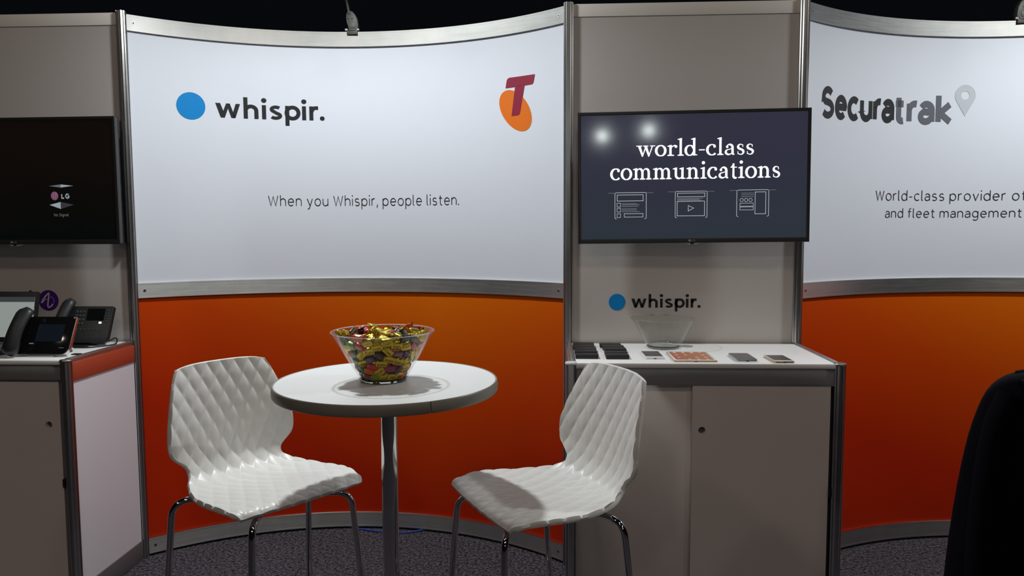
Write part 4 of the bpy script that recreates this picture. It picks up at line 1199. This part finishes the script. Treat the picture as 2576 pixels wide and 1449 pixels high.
slab('smartphone', 0.665, -0.405, 0.078, 0.150, 0.0105, 0.010, 'silver_rim', 'silver_rim', 'phone_glass_grey', 'silver-edged smartphone between the tablet and the gold smartphone', 'phone', (0.006, 0.006, 0.008, 0.012), 0.0)
slab('smartphone', 0.796, -0.430, 0.075, 0.145, 0.0090, 0.009, 'gold_rim', 'white_gloss', 'phone_glass', 'gold-rimmed smartphone nearest the right end of the cabinet top', 'phone', (0.004, 0.004, 0.016, 0.018), 0.02)

def small_box(x, y, rz, label):
    root = empty('small_box', (x, y, CT), rz); tag(root, label, 'box', 'small black boxes on the cabinet top')
    bm = B(); box(bm, -0.044, 0.044, -0.029, 0.029, 0.0, 0.0095); fin('tray', bm, 'box_black', root, bevel=0.0008)
    bm = B(); box(bm, -0.0446, 0.0446, -0.0296, 0.0296, 0.0065, 0.0145); lid = fin('lid', bm, 'box_black', root, bevel=0.0008)
    f = Flat().rect(0.006, 0.000, 0.034, 0.0035); f.rect(-0.036, 0.000, -0.010, 0.002)
    put_top('print', f, 'box_print', lid, 0.0148)
ordn = ['front', 'second from the front', 'third from the front', 'fourth from the front', 'rearmost']
for i, (x, y, rz) in enumerate(((0.064, -0.394, 0.0), (0.064, -0.312, 0.02), (0.066, -0.247, -0.02), (0.061, -0.180, 0.02), (0.064, -0.110, -0.02))):
    small_box(x, y, rz, 'black box in the column by the post, %s' % ordn[i])
for i, (x, y, rz) in enumerate(((0.182, -0.400, 0.01), (0.183, -0.335, 0.0), (0.187, -0.252, 0.0), (0.184, -0.188, 0.0), (0.177, -0.124, 0.0))):
    small_box(x, y, rz, 'black box in the column beside the white smartphone, %s' % ordn[i])

# ------------------------------------------------------------------ left cabinet: laptop and two desk telephones
lap = empty('laptop', (-2.507, -0.26, CT)); tag(lap, 'black laptop with a white page on screen at the left edge', 'laptop')
bm = B(); prism(bm, rounded_rect(0.385, 0.25, 0.012), lambda p: (p[0], p[1] - 0.05, 0.003), lambda p: (p[0], p[1] - 0.05, 0.020)); base = fin('keyboard_base', bm, 'black_plastic', lap, bevel=0.002)
for r_ in range(5):
    for c_ in range(13):
        bm = B(); box(bm, -0.165 + c_ * 0.0255, -0.165 + c_ * 0.0255 + 0.021, -0.085 + r_ * 0.026, -0.085 + r_ * 0.026 + 0.021, 0.0195, 0.0222); fin('key', bm, 'key_grey', base)
scn3 = empty('display', (0, 0.068, 0.022), 0, lap); scn3.rotation_euler = (math.radians(-12), 0, 0)
bm = B(); prism(bm, rounded_rect(0.385, 0.222, 0.008), lambda p: (p[0], -0.004, p[1] + 0.111), lambda p: (p[0], 0.005, p[1] + 0.111)); fin('display_lid', bm, 'black_plastic', scn3, bevel=0.001)
bm = B(); box(bm, -0.176, 0.177, -0.0048, -0.0038, 0.022, 0.198); fin('display_panel', bm, 'screen_white', scn3, smooth=0)
bm = B(); box(bm, -0.176, 0.177, -0.0054, -0.0046, 0.176, 0.198); fin('window_bar', bm, 'screen_bar', scn3, smooth=0)
bm = B(); box(bm, -0.02, 0.018, -0.0054, -0.0046, 0.130, 0.156); fin('page_picture', bm, 'screen_photo', scn3, smooth=0)
for x in (0.008, 0.152):
    bm = B(); box(bm, x - 0.003, x + 0.003, -0.006, 0.004, 0.221, 0.227); fin('bumper', bm, 'black_plastic', scn3)

def handset(root, x, y0, z0, y1, z1, width=0.044):
    """curved receiver lying along the left of a sloping telephone"""
    p0 = Vector((x - 0.012, y0, z0)); p1 = Vector((x + 0.016, y1, z1)); up = Vector((0, -(z1 - z0), (y1 - y0))).normalized()
    if up.z < 0: up = -up
    n = 16; vs = []; fs = []; seg = 14
    for i in range(n + 1):
        t = i / n; c = p0.lerp(p1, t); ax = (p1 - p0).normalized()
        bow_ = 0.020 * math.sin(PI * t); w = width / 2 * (1.0 - 0.14 * math.sin(PI * t)); h = 0.021 * (1.1 - 0.25 * math.sin(PI * t))
        e = min(t, 1 - t) / 0.13
        k = math.sqrt(max(0.02, 1 - (1 - min(1, e))**2)); w *= k; h *= 0.5 + 0.5 * k
        c = c + up * (bow_ + 0.014)
        for j in range(seg):
            a = 2 * PI * j / seg
            vs.append(tuple(c + Vector((1, 0, 0)) * w * math.cos(a) + up * h * math.sin(a)))
    for i in range(n):
        for j in range(seg): fs.append((i * seg + j, i * seg + (j + 1) % seg, (i + 1) * seg + (j + 1) % seg, (i + 1) * seg + j))
    fs.append(tuple(range(seg))[::-1]); fs.append(tuple(n * seg + j for j in range(seg)))
    return raw('handset', vs, fs, 'handset_black', root, smooth=50)
# front telephone: glossy slab leaning back on a foot
ph = empty('desk_telephone', (-2.125, -0.435, CT)); tag(ph, 'glossy black desk telephone with silver rim at the cabinet corner', 'telephone')
lean = math.radians(27)
sl = empty('telephone_body', (0, 0, 0.010), 0, ph); sl.rotation_euler = (-lean, 0, 0)
def phone_slab(par, w, h, r, t, rim, face):
    pts = arc(w / 2 - r, r, r, r, -90, 0, 7) + [(w / 2, h - 0.004), (w / 2 - 0.004, h), (-w / 2 + 0.004, h), (-w / 2, h - 0.004)] + arc(-w / 2 + r, r, r, r, 180, 270, 7)
    bm = B(); prism(bm, pts, lambda p: (p[0], 0.0, p[1]), lambda p: (p[0], t, p[1])); fin('rim', bm, rim, par, bevel=0.0015)
    q = [(x * 0.985, 0.002 + z * 0.985) for x, z in pts]
    bm = B(); prism(bm, q, lambda p: (p[0], -0.0022, p[1]), lambda p: (p[0], 0.002, p[1])); fin('face', bm, face, par, bevel=0.0006)
phone_slab(sl, 0.228, 0.162, 0.030, 0.016, 'silver_rim', 'black_gloss')
bm = B(); box(bm, -0.035, 0.075, -0.0028, -0.002, 0.055, 0.128); fin('display', bm, 'phone_lcd', sl, smooth=0)
bm = B(); box(bm, 0.072, 0.092, -0.0030, -0.002, 0.027, 0.0290); fin('mark', bm, 'logo_grey', sl, smooth=0)
bm = B(); tube(bm, [(0.1075, -0.004, 0.156), (0.1075, -0.0022, 0.156)], 0.0042, 16); fin('stud', bm, 'gold_rim', sl)
bm = B(); box(bm, -0.056, -0.038, -0.0032, -0.002, 0.044, 0.048); fin('indicator', bm, 'cube_mid', sl, smooth=0)
handset(ph, -0.098, -0.012, 0.002, 0.075, 0.186, 0.072)
bm = B(); prism(bm, [(0.015, 0.0), (0.135, 0.0), (0.075, 0.105)], lambda p: (-0.05, p[0], p[1]), lambda p: (0.05, p[0], p[1])); fin('stand', bm, 'black_plastic', ph, bevel=0.003)
bm = B(); box(bm, -0.055, 0.055, 0.0, 0.060, 0.0, 0.008); fin('foot', bm, 'steel_dull', ph, bevel=0.002)
# rear telephone with keys
p2 = empty('desk_telephone', (-2.140, -0.150, CT)); tag(p2, 'matt black desk telephone with keypad standing behind the glossy one', 'telephone')
s2 = empty('telephone_body', (0, 0, 0.011), 0, p2); s2.rotation_euler = (-math.radians(24), 0, 0)
phone_slab(s2, 0.238, 0.172, 0.030, 0.018, 'black_plastic', 'handset_black')
bm = B(); box(bm, 0.005, 0.085, -0.0032, -0.002, 0.105, 0.160); fin('display', bm, 'black_gloss', s2, smooth=0)
for r_ in range(4):
    for c_ in range(3):
        bm = B(); box(bm, -0.048 + c_ * 0.016, -0.048 + c_ * 0.016 + 0.011, -0.0045, -0.002, 0.086 + r_ * 0.018, 0.086 + r_ * 0.018 + 0.011); fin('key', bm, 'key_grey', s2, bevel=0.001)
for c_ in range(7):
    bm = B(); box(bm, -0.035 + c_ * 0.018, -0.035 + c_ * 0.018 + 0.010, -0.0042, -0.002, 0.060, 0.067); fin('key', bm, 'key_grey', s2, bevel=0.001)
for c_ in range(5):
    bm = B(); box(bm, 0.092, 0.104, -0.0042, -0.002, 0.098 + c_ * 0.012, 0.105 + c_ * 0.012); fin('key', bm, 'key_grey', s2, bevel=0.001)
bm = B(); box(bm, 0.066, 0.078, -0.0045, -0.002, 0.090, 0.099); fin('lit_key', bm, 'screen_text', s2, bevel=0.001)
handset(p2, -0.094, 0.002, 0.010, 0.090, 0.194, 0.060)
bm = B(); prism(bm, [(0.02, 0.0), (0.115, 0.0), (0.075, 0.11)], lambda p: (-0.06, p[0], p[1]), lambda p: (0.06, p[0], p[1])); fin('stand', bm, 'black_plastic', p2, bevel=0.003)
bm = B(); box(bm, -0.08, 0.045, -0.045, 0.01, 0.0, 0.006); fin('foot', bm, 'black_plastic', p2, bevel=0.002)
# lead of the rear telephone
pts = smoothpath([(-2.075, -0.045, CT + 0.004), (-2.045, -0.045, CT + 0.020), (-2.02, -0.07, CT + 0.016), (-2.005, -0.11, CT + 0.004), (-2.015, -0.155, CT + 0.0032), (-2.06, -0.205, CT + 0.0032), (-2.13, -0.212, CT + 0.0032)], 8)
bm = B(); tube(bm, pts, 0.003, 8); tag(fin('telephone_lead', bm, 'cable_black'), 'black lead looping beside the rear desk telephone', 'cable')
pen = B(); box(pen, -2.030, -1.998, -0.385, -0.360, CT, CT + 0.004); tag(fin('phone_stylus_holder', pen, 'black_plastic', bevel=0.001), 'small flat dark clip on the cabinet top by the glossy telephone', 'clip')

# ------------------------------------------------------------------ cable on the carpet and the jacket
pts = smoothpath([(-1.16, 0.400, 0.006), (-1.106, 0.378, 0.005), (-1.060, 0.358, 0.005), (-0.985, 0.335, 0.005), (-0.917, 0.318, 0.005), (-0.865, 0.311, 0.005), (-0.825, 0.312, 0.005), (-0.766, 0.328, 0.005), (-0.703, 0.360, 0.006), (-0.66, 0.385, 0.006)], 8)
bm = B(); tube(bm, pts, 0.0042, 8); tag(fin('network_cable', bm, 'cable_blue'), 'blue network cable on the carpet below the curved orange panel', 'cable')

def jacket():
    root = empty('jacket', (1.378, -1.20, -0.022), math.radians(-25)); tag(root, 'dark navy jacket hung over a stool back at the right edge', 'jacket')
    # levels: (z, half width, front depth, back depth)
    lev = [(0.30, 0.296, 0.105, 0.125), (0.44, 0.290, 0.100, 0.122), (0.535, 0.286, 0.098, 0.120), (0.709, 0.273, 0.092, 0.116), (0.85, 0.256, 0.086, 0.110), (0.939, 0.243, 0.082, 0.102), (1.02, 0.223, 0.078, 0.094), (1.075, 0.205, 0.074, 0.086), (1.11, 0.178, 0.068, 0.078), (1.131, 0.146, 0.058, 0.064), (1.142, 0.105, 0.044, 0.048), (1.146, 0.05, 0.024, 0.026)]
    lev = [(z, w * 1.04, w * 1.04, a_, b_ * 1.1) for z, w, a_, b_ in lev]
    seg = 72; r = random.Random(3); vs = []; fs = []
    ph_ = [r.uniform(0, 6.28) for _ in range(6)]
    for li, (z, wl_, wr_, df, db) in enumerate(lev):
        for k in range(seg):
            a = 2 * PI * k / seg; c, s = math.cos(a), math.sin(a)
            w = wr_ if c > 0 else wl_; d = db if s > 0 else df
            fold = 1 + (1.12 - z) * (0.10 * math.sin(5 * a + ph_[0]) + 0.06 * math.sin(9 * a + ph_[1] + z * 3) + 0.03 * math.sin(15 * a + ph_[2]))
            ex = 0.75
            vs.append((math.copysign(abs(c)**ex, c) * w, math.copysign(abs(s)**ex, s) * d * fold, z - 0.012 * math.sin(4 * a) * (1 if li == 0 else 0)))
    n = len(lev)
    for i in range(n - 1):
        for k in range(seg): fs.append((i * seg + k, i * seg + (k + 1) % seg, (i + 1) * seg + (k + 1) % seg, (i + 1) * seg + k))
    fs.append(tuple((n - 1) * seg + k for k in range(seg)))
    o = raw('jacket_body', vs, fs, 'jacket_navy', root, smooth=80)
    md = o.modifiers.new('sub', 'SUBSURF'); md.levels = 1; md.render_levels = 1
    # collar standing round the neck and folded lapel edge
    bm = B(); tube(bm, smoothpath([(-0.135, -0.052, 1.118), (-0.100, -0.078, 1.100), (-0.030, -0.090, 1.088), (0.045, -0.084, 1.092), (0.105, -0.058, 1.116)], 8), 0.0095, 10); fin('collar', bm, 'jacket_navy', root)
    bm = B(); tube(bm, smoothpath([(-0.140, 0.004, 1.126), (-0.075, 0.008, 1.142), (0.0, 0.010, 1.148), (0.075, 0.008, 1.142), (0.140, 0.004, 1.126)], 8), 0.013, 10); fin('collar', bm, 'jacket_navy', root)
    # sleeve hanging down the front
    for sx in (-1, 1):
        bm = B(); tube(bm, smoothpath([(sx * 0.160, -0.045, 1.08), (sx * 0.196, -0.070, 0.97), (sx * 0.218, -0.084, 0.75), (sx * 0.224, -0.092, 0.55), (sx * 0.220, -0.096, 0.42)], 6), [0.030 + 0.0 * k for k in range(25)], 14); fin('sleeve', bm, 'jacket_navy', root)
jacket()
